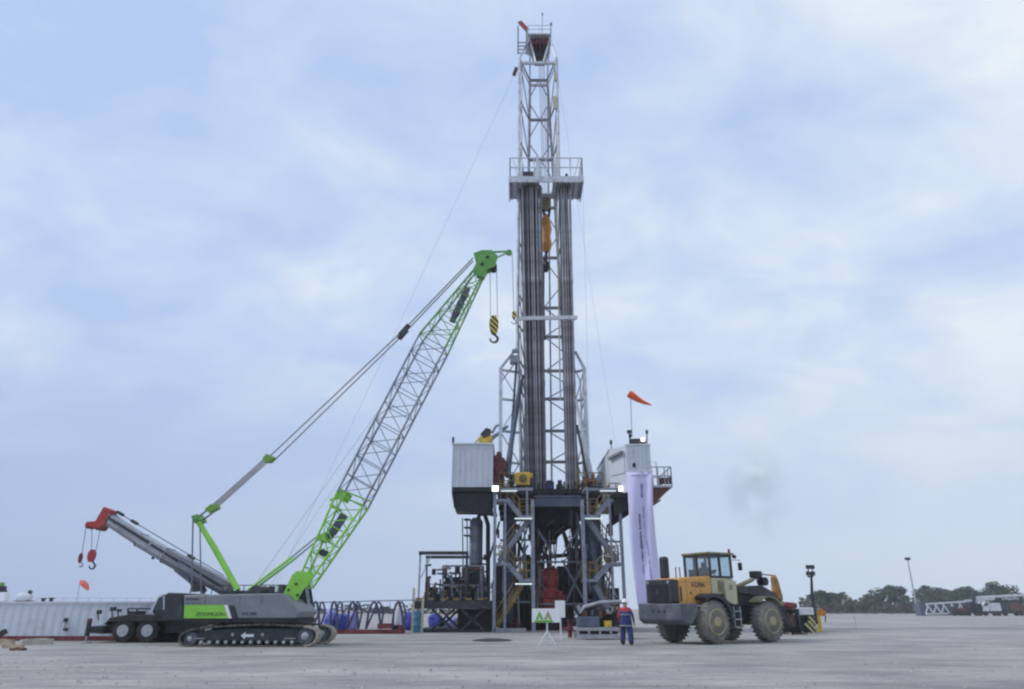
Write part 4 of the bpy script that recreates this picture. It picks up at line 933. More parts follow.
# ================================================================== CRAWLER CRANE
cr_ = empty('crawler_crane', G(250, 644), 'grey and lime green lattice boom crawler crane on dark tracks', 'crawler crane')
Yn = 30.2; TW = .72
def track(Y0):
    # outline of the belt in the side plane, measured on the near track
    g = lambda u, v: P(u, v, Yn)
    pts = [(190, 647), (300, 647), (309, 646), (316, 641), (318, 634), (314, 628), (304, 625.5), (285, 624.2), (262, 623.5), (235, 624.5), (205, 626.5), (190, 629), (181, 633), (177.5, 639), (180, 644.5)]
    poly = [Vector((g(u, v).x, 0, g(u, v).z)) for u, v in pts]; mn = min(p.z for p in poly)
    for p in poly: p.z -= mn
    tr = MB(); n = len(poly); per = []
    for i in range(n):
        a, b = poly[i], poly[(i+1) % n]; L_ = (b-a).length; k = max(1, int(L_/.05))
        for j in range(k): per.append(a.lerp(b, j/k))
    tot = sum((per[(i+1) % len(per)]-per[i]).length for i in range(len(per)))
    cnt = 62; step = tot/cnt; acc = 0; nxt = 0; pads = []
    for i in range(len(per)):
        a, b = per[i], per[(i+1) % len(per)]; L_ = (b-a).length
        while nxt < acc+L_ and len(pads) < cnt:
            pads.append((a.lerp(b, (nxt-acc)/L_), (per[(i+4) % len(per)]-per[i-3]).normalized())); nxt += step
        acc += L_
    cen = sum((p for p in poly), Vector())/n
    far = cen.x+ (poly[4].x-cen.x)*.80
    for c, d in pads:
        nr = Vector((-d.z, 0, d.x));
        if nr.dot(cen-c) < 0: nr = -nr
        q = c+nr*.03; tr.cur = 1 if c.x > far else 0
        vs = []
        for yy in (Y0, Y0+TW):
            for (s1, s2) in ((-.44, -.028), (.44, -.028), (.44, .03), (-.44, .03)): vs.append(q+d*step*s1+nr*s2+Vector((0, yy, 0)))
        tr.add(vs, [(0, 1, 2, 3), (7, 6, 5, 4), (0, 4, 5, 1), (1, 5, 6, 2), (2, 6, 7, 3), (3, 7, 4, 0)])
        # grouser bar
        vs = []
        for yy in (Y0-.005, Y0+TW+.005):
            for (s1, s2) in ((-.1, -.05), (.1, -.05), (.1, -.02), (-.1, -.02)): vs.append(q+d*step*s1+nr*s2+Vector((0, yy, 0)))
        tr.add(vs, [(0, 1, 2, 3), (7, 6, 5, 4), (0, 4, 5, 1), (1, 5, 6, 2), (2, 6, 7, 3), (3, 7, 4, 0)])
    tk = tr.build('track', ['track', 'trackd'], cr_)
    fr = MB(); g2 = lambda u, v: Vector((P(u, v, Yn).x, Y0+.12, max(.12, P(u, v, Yn).z-mn)))
    fr.prism([g2(193, 641), g2(300, 641), g2(297, 628.5), (g2(240, 628)), (g2(207, 630)), g2(192, 634)], (0, TW-.24, 0)); fr.build('side_frame', 'char', tk, bevel=.03)
    wh = MB()
    for (u, v, r_) in ((304.5, 636, .32), (189, 638.5, .27)): c = g2(u, v); wh.lathe((c.x, Y0+.05, c.z), (0, 1, 0), [(0, r_*.3), (.03, r_*.35), (.05, r_*.8), (.08, r_), (.5, r_), (.6, r_*.8)], 20); wh.build('idler_wheel', 'bodyd', tk, True); wh = MB()
    pass
    wr = MB()
    for (u, v, r_) in ((304.5, 636, .15), (189, 638.5, .10)): c = g2(u, v); wr.lathe((c.x, Y0+.02, c.z), (0, 1, 0), [(0, r_*.6), (.03, r_)], 14)
    for k in range(12):
        c = g2(200+k*8.3, 643.2); wr.lathe((c.x, Y0+.04, .17), (0, 1, 0), [(0, .05), (.04, .075), (.1, .075)], 10)
    wr.build('roller', 'galv', tk, True)
    if Y0 == Yn:
        y = Y0+.11; a = P(225, 635.5, Yn); b = P(249, 635.5, Yn); z = a.z-mn+.0; x0, x1 = P(240, 635, Yn).x, P(253, 635, Yn).x
        mk = MB(); mk.prism([(x0, y-.01, z), (x0+.17, y-.01, z+.13), (x0+.17, y-.01, z+.05), (x1, y-.01, z+.05), (x1, y-.01, z-.05), (x0+.17, y-.01, z-.05), (x0+.17, y-.01, z-.13)], (0, .008, 0)); mk.build('arrow_marking', 'sign', tk)
        mk = MB()
        for u in (231.5, 261.5): c = P(u, 635, Yn); mk.box((c.x-.05, y-.01, z-.02), (c.x+.05, y-.002, z+.09))
        mk.build('square_marking', 'reflect', tk)
        mk = MB()
        for u0, u1 in ((187, 204), (284, 295)):
            mk.box((P(u0, 637, Yn).x, y-.02, z-.12), (P(u1, 637, Yn).x, y-.002, z-.09))
        mk.build('grab_bar', 'galv', tk)
    return tk
track(Yn); track(Yn+2.55)
mb = MB(); mb.box((P(205, 630, Yn).x, Yn+TW-.05, .35), (P(285, 630, Yn).x, Yn+2.6, .75)); c = P(245, 625, Yn+1.6)
mb.lathe((c.x, Yn+1.6, .7), (0, 0, 1), [(0, .8), (.35, .8)], 24); mb.build('undercarriage', 'char', cr_)
# upper body
def q(u, v, Y=Yn+.1): return P(u, v, Y)
Yb0, Yb1 = Yn+.1, Yn+2.9
mb = MB(); mb.prism([q(183.5, 618.5), q(296, 618.5), q(298.5, 612), q(294, 604), q(283, 594.2), q(278, 593.3), q(183.5, 595)], (0, 2.8, 0)); mb.build('body', 'body', cr_, bevel=.05)
mb = MB(); mb.prism([q(163.5, 621), q(183, 621), q(183, 593), q(168, 592.5), q(164, 595)], (0, 2.8, 0)); mb.build('counterweight', 'char', cr_, bevel=.05)
mb = MB(); mb.prism([q(183.2, 622.5), q(298, 622.5), q(298, 618.6), q(183.2, 618.6)], (0, 2.7, 0)); mb.build('turntable_frame', 'vdark', cr_)
def decal(pts, m_, name='livery_panel', dy=-.012):
    mb = MB(); mb.prism([P(u, v, Yb0)+Vector((0, dy, 0)) for u, v in pts], (0, .008, 0)); return mb.build(name, m_, cr_)
decal([(183.8, 618.3), (228.5, 618.3), (224, 605), (184.6, 605)], 'green'); decal([(228.6, 618.3), (231.8, 618.3), (227.8, 605), (224.2, 605)], 'sign', 'livery_stripe'); decal([(232, 618.3), (238.5, 618.3), (234.5, 605.5), (228.2, 605.5)], 'char', 'livery_stripe')
text('ZOOMLION', .19, P(210.5, 614.3, Yb0)+Vector((0, -.016, 0)), RX90, 'black', cr_, sx=1.12)
text('ZCC 800', .15, P(249, 613.8, Yb0)+Vector((0, -.012, 0)), RX90, 'char', cr_, sx=1.1)
text('ZOOMLION', .10, P(192.5, 599, Yb0)+Vector((0, -.012, 0)), RX90, 'char', cr_, sx=1.0)
mb = MB()
for u in (205, 240, 262): mb.box((P(u, 600, Yb0).x-.008, Yb0-.006, P(u, 604.5, Yb0).z), (P(u, 600, Yb0).x+.008, Yb0-.001, P(u, 596, Yb0).z))
for u in (186, 192, 198): mb.box((P(u, 600, Yb0).x, Yb0-.01, P(u, 603.6, Yb0).z), (P(u+4, 600, Yb0).x, Yb0-.001, P(u, 603.2, Yb0).z))
mb.build('panel_seam', 'char', cr_)
mb = MB(); railing(mb, P(190, 594.5, Yb0+2), P(275, 593.5, Yb0+2), .35, .02, 8, False); mb.build('walkway_rail', 'dark', cr_)
mb = MB(); mb.box((P(215, 594, Yb0).x, Yb0+.8, P(215, 594, Yb0).z-.05), (P(245, 594, Yb0).x, Yb0+2.2, P(215, 590, Yb0).z)); mb.lathe(P(255, 591, Yb0+.6), (0, 1, 0), [(0, .22), (1.4, .22)], 14); mb.build('winch', 'dark', cr_)
mb = MB(); mb.box((P(270, 588, 31.4).x, 31.2, P(270, 594, 31.4).z), (P(275, 588, 31.4).x, 31.7, P(270, 586, 31.4).z)); mb.box((P(278, 588, 31.4).x, 31.2, P(270, 594, 31.4).z), (P(284, 588, 31.4).x, 32, P(270, 584.5, 31.4).z)); mb.build('air_filter', 'dark', cr_, bevel=.02)
mb = MB(); mb.lathe(P(276.3, 592, 31.2), (0, 0, 1), [(0, .07), (.25, .07)], 10); mb.build('filter_cap', 'white', cr_)
# cab on the far side
ycab = Yn+2.0; P_ = P; P = lambda u, v, Y: P_(u-6.5, v, Y)
cb = MB().prism([P(296, 618, ycab), P(311, 618, ycab), P(313, 604, ycab), P(296, 604, ycab)], (0, 1.0, 0)).build('operator_cab', 'body', cr_, bevel=.03)
MB().prism([P(297, 603.8, ycab), P(312.5, 603.8, ycab), P(309, 581, ycab), P(299, 580.5, ycab)], (0, 1.0, 0)).build('cab_glass', 'glass', cb)
mb = MB()
for a, b in (((296.5, 604), (298.5, 580)), ((313, 604), (309.5, 580.5)), ((298.5, 580), (309.5, 580.5)), ((304, 604), (304, 580))):
    for dy in (-.01, 1.01): mb.beam(P(*a, ycab)+Vector((0, dy, 0)), P(*b, ycab)+Vector((0, dy, 0)), .07)
mb.build('cab_frame', 'char', cb); P = P_
# boom
YA, YZ = 31.25, 32.35
def lattice(Ls, Rs, nb, m_, name, yw0=(YA, YZ), yw1=(YA, YZ), r1=.05, r2=.02):
    mb = MB(); la = [P(u, v, 31.8) for u, v in (Ls[0], Ls[1])]; ra = [P(u, v, 31.8) for u, v in (Rs[0], Rs[1])]
    def node(s_, k, t):
        a, b = (la if s_ == 0 else ra); p = a.lerp(b, t); y = (yw0[k]*(1-t)+yw1[k]*t); return Vector((p.x, y, p.z))
    for s_ in (0, 1):
        for k in (0, 1): mb.tube([node(s_, k, 0), node(s_, k, 1)], r1, 8)
    for i in range(nb+1):
        t = i/nb
        for k in (0, 1): mb.tube([node(0, k, t), node(1, k, t)], r2, 5)
        for s_ in (0, 1): mb.tube([node(s_, 0, t), node(s_, 1, t)], r2, 5)
        if i < nb:
            t2 = (i+1)/nb
            for k in (0, 1):
                a, b = (node(0, k, t), node(1, k, t2)) if (i+k) % 2 == 0 else (node(1, k, t), node(0, k, t2)); mb.tube([a, b], r2, 5)
            for s_ in (0, 1):
                a, b = (node(s_, 0, t), node(s_, 1, t2)) if i % 2 == 0 else (node(s_, 1, t), node(s_, 0, t2)); mb.tube([a, b], r2, 5)
    return mb.build(name, m_, cr_, True)
B1 = lattice([(301, 583), (340, 494)], [(309, 588), (365, 508)], 6, 'green', 'boom_base_section', (YA+.0, YZ), (YA, YZ), .05, .022)
B2 = lattice([(340, 494), (421, 338)], [(365, 508), (446, 352)], 9, 'frame', 'boom_middle_section')
B3 = lattice([(421, 338), (474, 272)], [(446, 352), (483, 276)], 6, 'dgreen', 'boom_top_section', (YA, YZ), (31.55, 32.05))
for yy in (YA-.05, YZ):
    mb = MB(); mb.prism([P(283.5, 593, yy), P(292, 575, yy), P(297, 571, yy), P(312, 572, yy), P(313, 578, yy), P(303, 590, yy), P(296, 602, yy), P(290, 601, yy)], (0, .07, 0)); mb.build('boom_foot', 'green', cr_)
    mb = MB()
    for (u, v) in ((288.5, 590), (296, 584), (297.5, 595)): c = P(u, v, yy); mb.lathe((c.x, yy-.005, c.z), (0, -1, 0), [(0, .06), (.02, .05)], 10)
    mb.build('foot_pin', 'char', cr_)
mb = MB(); mb.prism([P(335, 497, YA), P(341, 488, YA), P(347, 492, YA), P(342, 500, YA)], (0, 1.15, 0)); mb.prism([P(336, 506, YA), P(330, 503, YA), P(329, 506, YA), P(336, 509, YA)], (0, 1.15, 0)); mb.tube([P(330, 500, 31.8), P(342, 497, 31.8)], .06, 6); mb.build('boom_bracket', 'green', cr_)
mb = MB(); mb.tube([P(347, 492, 31.8), P(372, 502, 31.8)], .035, 5); mb.tube([P(344, 498, 31.8), P(366, 506, 31.8)], .035, 5); mb.build('bracket_rod', 'green', cr_)
for a, b in (((329, 538), (345, 514)), ((452, 322), (468, 288))):
    mb = MB(); A, B2_ = P(*a, 31.8), P(*b, 31.8); mb.beam(A, B2_, .26, .2, Vector((0, 1, 0)))
    for f_ in (.2, .45, .7): c = A.lerp(B2_, f_); mb.beam(c, c+(B2_-A).normalized()*.3, .32, .25, Vector((0, 1, 0)))
    mb.build('cable_tray', 'bodyd', cr_)
mb = MB(); c = P(324, 553, 31.8); mb.lathe((c.x, 31.5, c.z), (0, 1, 0), [(0, .14), (.6, .14)], 12); mb.build('boom_sheave', 'char', cr_)
# backstops
for yy, du in ((YA+.05, 0), (YZ-.05, 5)):
    mb = MB(); mb.tube([P(248+du, 590, yy), P(292+du, 557, yy)], .055, 8); mb.build('backstop', 'green', cr_, True)
    mb = MB(); mb.tube([P(292+du, 557, yy), P(320+du, 534, yy)], .035, 8); mb.build('backstop_rod', 'frame', cr_, True)
mb = MB(); mb.prism([P(317, 536, YA), P(325, 532, YA), P(325, 540, YA), P(319, 541, YA)], (0, 1.1, 0)); mb.build('backstop_bracket', 'green', cr_)
# gantry mast and bridle
for yy in (31.1, 32.5):
    mb = MB(); mb.tube([P(238, 590, yy), P(215, 549, 31.4 if yy < 32 else 32.2), P(196, 518, 31.55 if yy < 32 else 32.05)], [.12, .13, .10], 8); mb.build('gantry_leg', 'green', cr_, True)
    mb = MB(); xg = P(192.5, 520, yy).x; mb.tube([P(193, 519, yy), P(191.5, 592, yy)], .035, 6); mb.tube([P(200, 528, yy), P(201, 592, yy)], .03, 6); mb.build('gantry_stay', 'wire', cr_)
mb = MB(); c = P(196, 518, 31.5); mb.lathe((c.x, 31.35, c.z), (0, 1, 0), [(0, .12), (.9, .12)], 14); mb.prism([P(191, 516, 31.4), P(197, 514, 31.4), P(200, 520, 31.4), P(194, 523, 31.4)], (0, .8, 0)); mb.build('gantry_head', 'dgreen', cr_)
mb = MB(); mb.tube([P(197, 518, 31.6), P(207, 510, 31.6)], .05, 6); mb.tube([P(200, 522, 31.9), P(212, 513, 31.9)], .05, 6); mb.build('bridle_link', 'wire', cr_)
mb = MB(); mb.prism([P(204, 509, 31.4), P(210, 504, 31.4), P(217, 503.5, 31.4), P(218, 508, 31.4), P(209, 513, 31.4)], (0, .35, 0)); mb.build('bridle_block', 'ogreen', cr_, bevel=.03)
mb = MB()
for k in range(8): dy = .1*k; mb.tube([P(212+k*.5, 505+k*.62, 31.5+dy), P(264+k*.5, 458.5+k*.6, 31.5+dy)], .018, 5)
mb.build('bridle_rope', 'frame', cr_)
mb = MB(); mb.prism([P(262, 458, 31.4), P(266, 453.5, 31.4), P(275, 457, 31.4), P(270, 462, 31.4), P(265, 462, 31.4)], (0, .35, 0)); mb.build('bridle_block', 'ogreen', cr_, bevel=.03)
for k, yy in enumerate((31.45, 32.15)):
    mb = MB(); j = P(405+k*-2, 328.5+k*6, yy); mb.tube([P(270+k*4, 456+k*4.5, yy), j], .035, 6); mb.tube([j, P(473, 258+k*3, yy)], .035, 6); mb.build('pendant_rope', 'wire', cr_)
mb = MB(); mb.beam(P(400, 335, 31.4), P(409, 325, 31.4), .1, .22); mb.beam(P(399, 339, 32.1), P(407, 330, 32.1), .1, .22); mb.build('pendant_link', 'dark', cr_)
mb = MB()
mb.tube([P(250, 592, 31.7), P(420, 352, 31.7), P(474, 268, 31.7)], .010, 5); mb.tube([P(268, 590, 31.8), P(315, 515, 31.8), P(440, 340, 31.8)], .007, 5); mb.build('hoist_rope', 'wiref', cr_)
# boom head
HD = [(473.5, 253), (482, 250), (492, 250), (498, 256), (495, 266), (487, 269), (483, 277), (473.5, 274.5), (473, 269), (476, 263)]
for yy in (31.35, 32.15):
    mb = MB(); mb.prism([P(u, v, yy) for u, v in HD], (0, .08, 0)); mb.build('head_plate', 'dgreen', cr_)
mb = MB(); mb.prism([P(485.5+(u-485.5)*.8, 262+(v-262)*.8, 31.43) for u, v in HD], (0, .72, 0)); mb.build('head_core', 'dgreen', cr_)
mb = MB()
for (u, v) in ((482, 264), (487.5, 257)): c = P(u, v, 31.34); mb.lathe(c, (0, -1, 0), [(0, .09), (.03, .07)], 12)
mb.build('head_pin', 'char', cr_)
mb = MB(); mb.lathe(P(493.5, 265.5, 31.5), (0, 1, 0), [(0, .14), (.03, .17), (.5, .17), (.53, .14)], 18); mb.build('head_sheave', 'char', cr_)
mb = MB(); mb.tube([P(493, 252, 31.6), P(508, 251.5, 31.7)], .05, 6); mb.tube([P(496, 258, 31.6), P(508, 252.5, 31.7)], .04, 6); mb.build('jib', 'dgreen', cr_)
mb = MB(); mb.lathe(P(509, 252, 31.6), (0, 1, 0), [(0, .12), (.02, .16), (.12, .16), (.14, .12)], 16); mb.build('jib_sheave', 'dgreen', cr_)

def hook_block(name, u, vr0, vb0, vb1, vh, Y, ropes, m_, lab, w_, ropem='wire', sheave=True):
    t = empty(name, P(u, vh, Y), lab, 'hook block')
    mb = MB(); a, b = P(u, vb0, Y), P(u, vb1, Y); hh = a.z-b.z
    pr = [(-w_*.45, 0), (w_*.45, 0), (w_, -hh*.3), (w_, -hh*.62), (w_*.55, -hh), (-w_*.55, -hh), (-w_, -hh*.62), (-w_, -hh*.3)]
    mb.prism([(a.x+p[0], Y-w_*.55, a.z+p[1]) for p in pr], (0, w_*1.1, 0)); mb.build('block_body', m_, t, bevel=.02)
    hz_ = b.z; hk = P(u, vh, Y).z; rr_ = (hz_-hk)*.42; cc = Vector((b.x, Y, hk+rr_*1.0)); pts = [Vector((b.x, Y, hz_+.02)), Vector((b.x+rr_*.1, Y, cc.z+rr_*1.1))]
    for k in range(9): an = R(60-k*32); pts.append(cc+Vector((rr_*math.cos(an), 0, rr_*math.sin(an))))
    mb = MB(); mb.tube(pts, [w_*.22]*3+[w_*.28]*4+[w_*.2]*3+[w_*.1], 8); mb.build('hook', 'char', t, True)
    mb = MB()
    for (u0, u1) in ropes: mb.tube([P(u0, vr0, Y), P(u1, vb0+1, Y)], .016, 5)
    mb.build('rope', ropem, t)
hook_block('crane_hook', 494, 266, 316, 334, 342.5, 31.8, ((490, 490.5), (496.5, 497.5)), 'bstripe', 'yellow and black striped hook block hanging from the green boom head', .22)
hook_block('crane_hook', 514, 254, 311, 319, 324, 31.7, ((512.2, 513.8),), 'bstripe', 'small dark auxiliary hook ball hanging beside the drill pipe bundle', .10)

# ================================================================== MOBILE TRUCK CRANE
YT_ = G(135, 643).y
tc_ = empty('truck_crane', G(160, 643), 'black mobile crane with grey telescopic boom behind the green crawler crane', 'mobile crane')
Yt0, Yt1 = YT_, YT_+2.6
def T(u, v, Y=None): return P(u, v, Y or YT_)
mb = MB(); mb.prism([T(96, 631), T(100, 625), T(113, 620), T(160, 618), T(300, 622), T(300, 634), T(110, 633)], (0, 1.5, 0))
for v_ in mb.v: v_.y += .52
mb.build('chassis', 'black', tc_, bevel=.03)
mb = MB(); mb.prism([T(103, 625), T(110, 617.5), T(128, 614.5), T(160, 615), T(172, 619), T(172, 621), T(108, 622)], (0, 2.55, 0)); mb.build('fender', 'black', tc_, bevel=.02)
mb = MB(); mb.prism([T(86, 633), T(86, 626.5), T(100, 625.5), T(104, 634)], (0, 2.5, 0)); mb.build('bumper', 'black', tc_, bevel=.03)
for i, u in enumerate((122, 146.5, 210, 234)):
    for far in (0, 1):
        yy = YT_+.02+far*2.1; c = T(u, 632, YT_); w_ = MB(); r_ = .5
        w_.lathe((c.x, yy, r_), (0, 1, 0), [(0, r_*.62), (.02, r_*.85), (.06, r_*.98), (.12, r_), (.34, r_), (.4, r_*.97), (.44, r_*.62)], 32); o = w_.build('wheel', 'tyred', tc_, True)
        w_ = MB(); w_.lathe((c.x, yy-.005 if not far else yy+.3, r_), (0, 1, 0), [(0, r_*.50), (.02, r_*.48), (.05, r_*.34), (.05, r_*.22), (.02, r_*.2), (-.02, r_*.12)][::1], 24); w_.build('rim', 'rimw', o, True)
for (u, m_) in ((84.5, 'dred'),):
    mb = MB(); c = G(84.5, 643.5); mb.box((c.x-.07, c.y, .3), (c.x+.07, c.y+.14, Z0(622, c.y))); o = mb.build('outrigger', 'char', tc_)
    mb = MB(); mb.box((c.x-.03, c.y+.03, .05), (c.x+.03, c.y+.1, .3)); mb.box((c.x-.16, c.y-.1, 0), (c.x+.16, c.y+.25, .05)); mb.build('outrigger_foot', 'galv', tc_)
    mb = MB(); mb.box((c.x-.06, c.y-.01, Z0(622, c.y)), (c.x+.06, c.y+.15, Z0(618.5, c.y))); mb.build('outrigger_cap', 'dred', tc_)
mb = MB()
for (u, v0, v1, w_) in ((98, 610, 614, .14), (112, 607, 611, .2), (118, 609, 612, .12)): mb.pbox(u-w_*11, u+w_*11, v0, v1, YT_+.3, YT_+.5); mb.tube([T(u, v1, YT_+.4), T(u+.5, 620, YT_+.4)], .03, 5)
mb.build('mirror', 'char', tc_)
mb = MB(); mb.pbox(127, 138, 608, 609.5, YT_+.3, YT_+1.5); mb.pbox(128.5, 136, 611, 616, YT_+.3, YT_+1.2)
for u in (128, 137): mb.tube([T(u, 609, YT_+.4), T(u, 616, YT_+.4)], .04, 5)
mb.build('deck_equipment', 'char', tc_)
cb = MB().prism([T(152, 612), T(153, 609.5), T(183, 609.5), T(183, 617), T(156, 617)], (0, 1.1, 0)).build('operator_cab', 'char', tc_, bevel=.02)
MB().prism([T(153, 609.4), T(158.5, 598), T(163, 595.5), T(183, 595.5), T(183, 609.4)], (0, 1.1, 0)).build('cab_glass', 'glass', cb)
mb = MB()
for a, b in (((152.5, 609.5), (158.5, 597.5)), ((158.5, 597.5), (163, 595)), ((163, 595), (184, 595)), ((164.5, 609.5), (164.5, 595))):
    for dy in (-.01, 1.11): mb.beam(T(*a)+Vector((0, dy, 0)), T(*b)+Vector((0, dy, 0)), .07)
mb.build('cab_frame', 'cabwhite', cb)
mb = MB(); mb.prism([T(176, 617), T(182, 600), T(245, 594), T(262, 600), T(262, 617)], (0, 2.3, 0)); mb.build('superstructure', 'char', tc_)
# telescopic boom: sections with slightly different girth
YB0 = YT_+1.0
def boomsec(a, b, h, w_, name, m_):
    A, B = P(*a, YB0), P(*b, YB0); mb = MB(); d = (B-A).normalized(); s_, n_ = Vector((0, 1, 0)), Vector((-d.z, 0, d.x))
    if n_.z < 0: n_ = -n_
    c = [(-.5, .5), (.5, .5), (.5, -.2), (.28, -.5), (-.28, -.5), (-.5, -.2)]
    mb.prism([A+s_*p[0]*w_+n_*p[1]*h for p in c], B-A); o = mb.build(name, m_, tc_, bevel=.015)
    return A, B, d, n_, o
boomsec((230, 590), (166, 555.5), .66, .85, 'boom_section', 'body'); boomsec((168, 556.5), (140, 540), .60, .75, 'boom_section', 'galv'); A, B, d, n_, o = boomsec((142, 541), (108, 518.5), .54, .65, 'boom_section', 'galv')
for (a, b, h) in (((166, 555.5), (167.5, 556.4), .70), ((140, 540), (141.2, 540.8), .64), ((110, 520), (111.5, 521), .58)):
    boomsec(a, b, h, h+.1, 'boom_collar', 'dark')
A, B = P(224, 588, YB0), P(110, 518, YB0); d = (B-A).normalized(); n_ = Vector((-d.z, 0, d.x)); n_ = -n_ if n_.z < 0 else n_
mb = MB()
for (f0, f1, off) in ((.0, .35, .02), (.36, .6, -.02), (.62, .97, .0)):
    a, b = A.lerp(B, f0)+n_*off, A.lerp(B, f1)+n_*off; mb.prism([a+n_*.1+Vector((0, -.45, 0)), b+n_*.08+Vector((0, -.45 if f0 == 0 else -.40, 0)), b-n_*.02+Vector((0, -.40, 0)), a-n_*.02+Vector((0, -.45, 0))], (0, .04, 0))
mb.build('boom_rib', 'char', tc_)
mb = MB()
for f_ in (.93, .80, .3):
    c = A.lerp(B, f_)+n_*.4; mb.beam(c, c+d*.35, .2, .12)
c = A.lerp(B, .55)-n_*.45; mb.beam(c, c+d*.1, .1, .2); mb.tube([A.lerp(B, .05)+n_*.45, A.lerp(B, .98)+n_*.38], .02, 5); mb.build('boom_fitting', 'dark', tc_)
mb = MB(); mb.tube([T(205, 592, YB0), T(176, 569, YB0)], .12, 10); mb.build('lift_cylinder', 'frame', tc_, True)
mb = MB(); mb.tube([T(180, 572, YB0), T(172, 565, YB0)], .07, 8); mb.prism([T(188, 575, YB0-.2), T(196, 578, YB0-.2), T(204, 590, YB0-.2), T(192, 592, YB0-.2)], (0, .4, 0)); mb.build('cylinder_mount', 'dark', tc_)
mb = MB(); mb.prism([P(u, v, YB0-.33) for u, v in ((103.4, 506.5), (111, 510), (105, 525), (98, 528), (86.5, 526.5), (86, 521.5), (95, 521))], (0, .66, 0)); mb.build('boom_head', 'red', tc_, bevel=.03)
mb = MB(); mb.lathe(P(88.5, 525, YB0-.2), (0, 1, 0), [(0, .17), (.4, .17)], 14); mb.lathe(P(98, 526.5, YB0-.3), (0, 1, 0), [(0, .17), (.6, .17)], 14); mb.build('head_sheave', 'dred', tc_)
hook_block('truck_crane_hook', 93, 528, 549.5, 562, 569, YB0, ((92, 91.5), (100.5, 96)), 'red', 'bright red hook block hanging from the grey telescopic boom', .17)
hook_block('truck_crane_hook', 81.5, 527, 553, 563, 567, YB0, ((86, 82),), 'dred', 'small dark red hook ball at the tip of the telescopic boom', .09)

# ================================================================== long white tank on red skid (left background)
Yw = G(40, 641).y+.2
t = empty('mud_tank', P(100, 641, Yw), 'long white corrugated mud tank on a dark red skid at the far left', 'tank')
wx0, wx1 = P(-60, 620, Yw).x, P(283, 620, Yw).x; wz0, wz1 = Z0(636, Yw), Z0(603, Yw)
mb = MB(); n = 0; x = wx0; vs = []
while x < wx1:
    for dx, dy in ((0, 0), (.16, 0), (.2, .012), (.36, .012)):
        vs.append((x+dx, Yw+dy))
    x += .4
k = len(vs); mb.add([(a, b, wz0) for a, b in vs]+[(a, b, wz1) for a, b in vs], [(i, i+1, k+i+1, k+i) for i in range(k-1)])
mb.box((wx0, Yw+.04, wz0), (wx1, Yw+2.4, wz1-.02)); mb.build('corrugated_wall', 'cabwhite', t)
mb = MB(); mb.box((wx0, Yw-.03, wz1-.02), (wx1, Yw+2.45, wz1+.07)); mb.build('top_edge', 'white', t)
mb = MB(); mb.box((wx0-.2, Yw-.06, 0.02), (wx1+.1, Yw+2.4, wz0)); mb.build('skid', 'dred', t)
mb = MB(); railing(mb, (P(35, 600, Yw+2).x, Yw+2.2, wz1), (P(150, 600, Yw+2).x, Yw+2.2, wz1), .25, .012, 9, False); mb.build('handrail', 'wiref', t)
t = empty('pump_unit', P(25, 602, Yw+1.5), 'small white pump with dark motor standing on top of the white tank', 'pump')
mb = MB(); c = P(17, 598, Yw+1.5); mb.lathe((c.x, Yw+1.5, wz1+.26), (1, 0, 0), [(0, .1), (.1, .24), (.5, .26), (.7, .15)], 14); mb.build('casing', 'white', t, True)
mb = MB(); mb.box((c.x, Yw+1.3, wz1+.07), (c.x+.75, Yw+1.8, wz1+.12)); mb.build('base', 'rust', t)
mb = MB(); c = P(31, 592, Yw+1.5); mb.beam((c.x-.25, Yw+1.5, c.z-.35), (c.x, Yw+1.5, c.z+.05), .15); mb.build('motor', 'dark', t)
t = empty('signal_lamp', P(2, 602, Yw+1.5), 'white and green lamp housing at the very left edge of the picture', 'lamp')
mb = MB(); mb.pbox(-3, 4.5, 592, 601, Yw+1.3, Yw+1.7); mb.build('housing', 'sign', t, bevel=.03); mb = MB(); mb.pbox(-2, 4, 586, 590, Yw+1.4, Yw+1.6); mb.pbox(-1, 3.5, 590, 592, Yw+1.3, Yw+1.6); mb.build('bracket', 'char', t)
mb = MB(); mb.pbox(-1, 2, 582.5, 586, Yw+1.4, Yw+1.6); mb.build('lens', 'dgreen', t)
for u, v0 in ((42, 598), (50, 597.5)): tag(MB().pbox(u-.8, u+.8, v0, 603, Yw+1.4, Yw+1.6).pbox(u-1.2, u+1.2, v0, v0+1.2, Yw+1.35, Yw+1.65).build('tank_valve', 'dark'), 'short %s valve handle on top of the white tank' % ('left' if u < 45 else 'right'), 'valve', 'valve handles on the white tank')
t = empty('small_flag', P(78, 603, Yw+1), 'faded red flag drooping on a thin pole above the white tank', 'flag')
mb = MB(); mb.tube([P(77, 603, Yw+1), P(80, 580, Yw+1)], .014, 5); mb.build('pole', 'wiref', t)
mb = MB(); mb.tube([P(80.5, 580.5, Yw+1), P(83, 583, Yw+1.03), P(86, 586, Yw+1), P(88.5, 590, Yw+1.05)], [.06, .15, .14, .05], 10); mb.build('cloth', 'flag', t, True)
t = empty('hanging_gauge', P(65, 631, Yw-.1), 'dark gauge and bracket hanging on the white tank wall', 'gauge')
mb = MB(); mb.pbox(63.5, 66.5, 618, 622, Yw-.12, Yw-.01); mb.pbox(63, 66.8, 628, 631, Yw-.12, Yw-.01); mb.build('box', 'dark', t); mb = MB(); mb.pbox(64.5, 65.3, 622, 628, Yw-.08, Yw-.03); mb.build('pipe', 'galv', t)
t = empty('work_lamp', G(2, 641.5), 'dark tilted work lamp on the ground at the left edge', 'lamp')
mb = MB(); mb.beam(P(0, 634.5, 34), P(6, 631, 34), .2); mb.build('head', 'char', t); mb = MB(); mb.tube([P(1, 634, 34), P(0, 644, 34)], .03, 5); mb.box((P(-3, 640, 34).x, 33.8, 0), (P(3, 640, 34).x, 34.2, .06)); mb.build('stand', 'char', t)
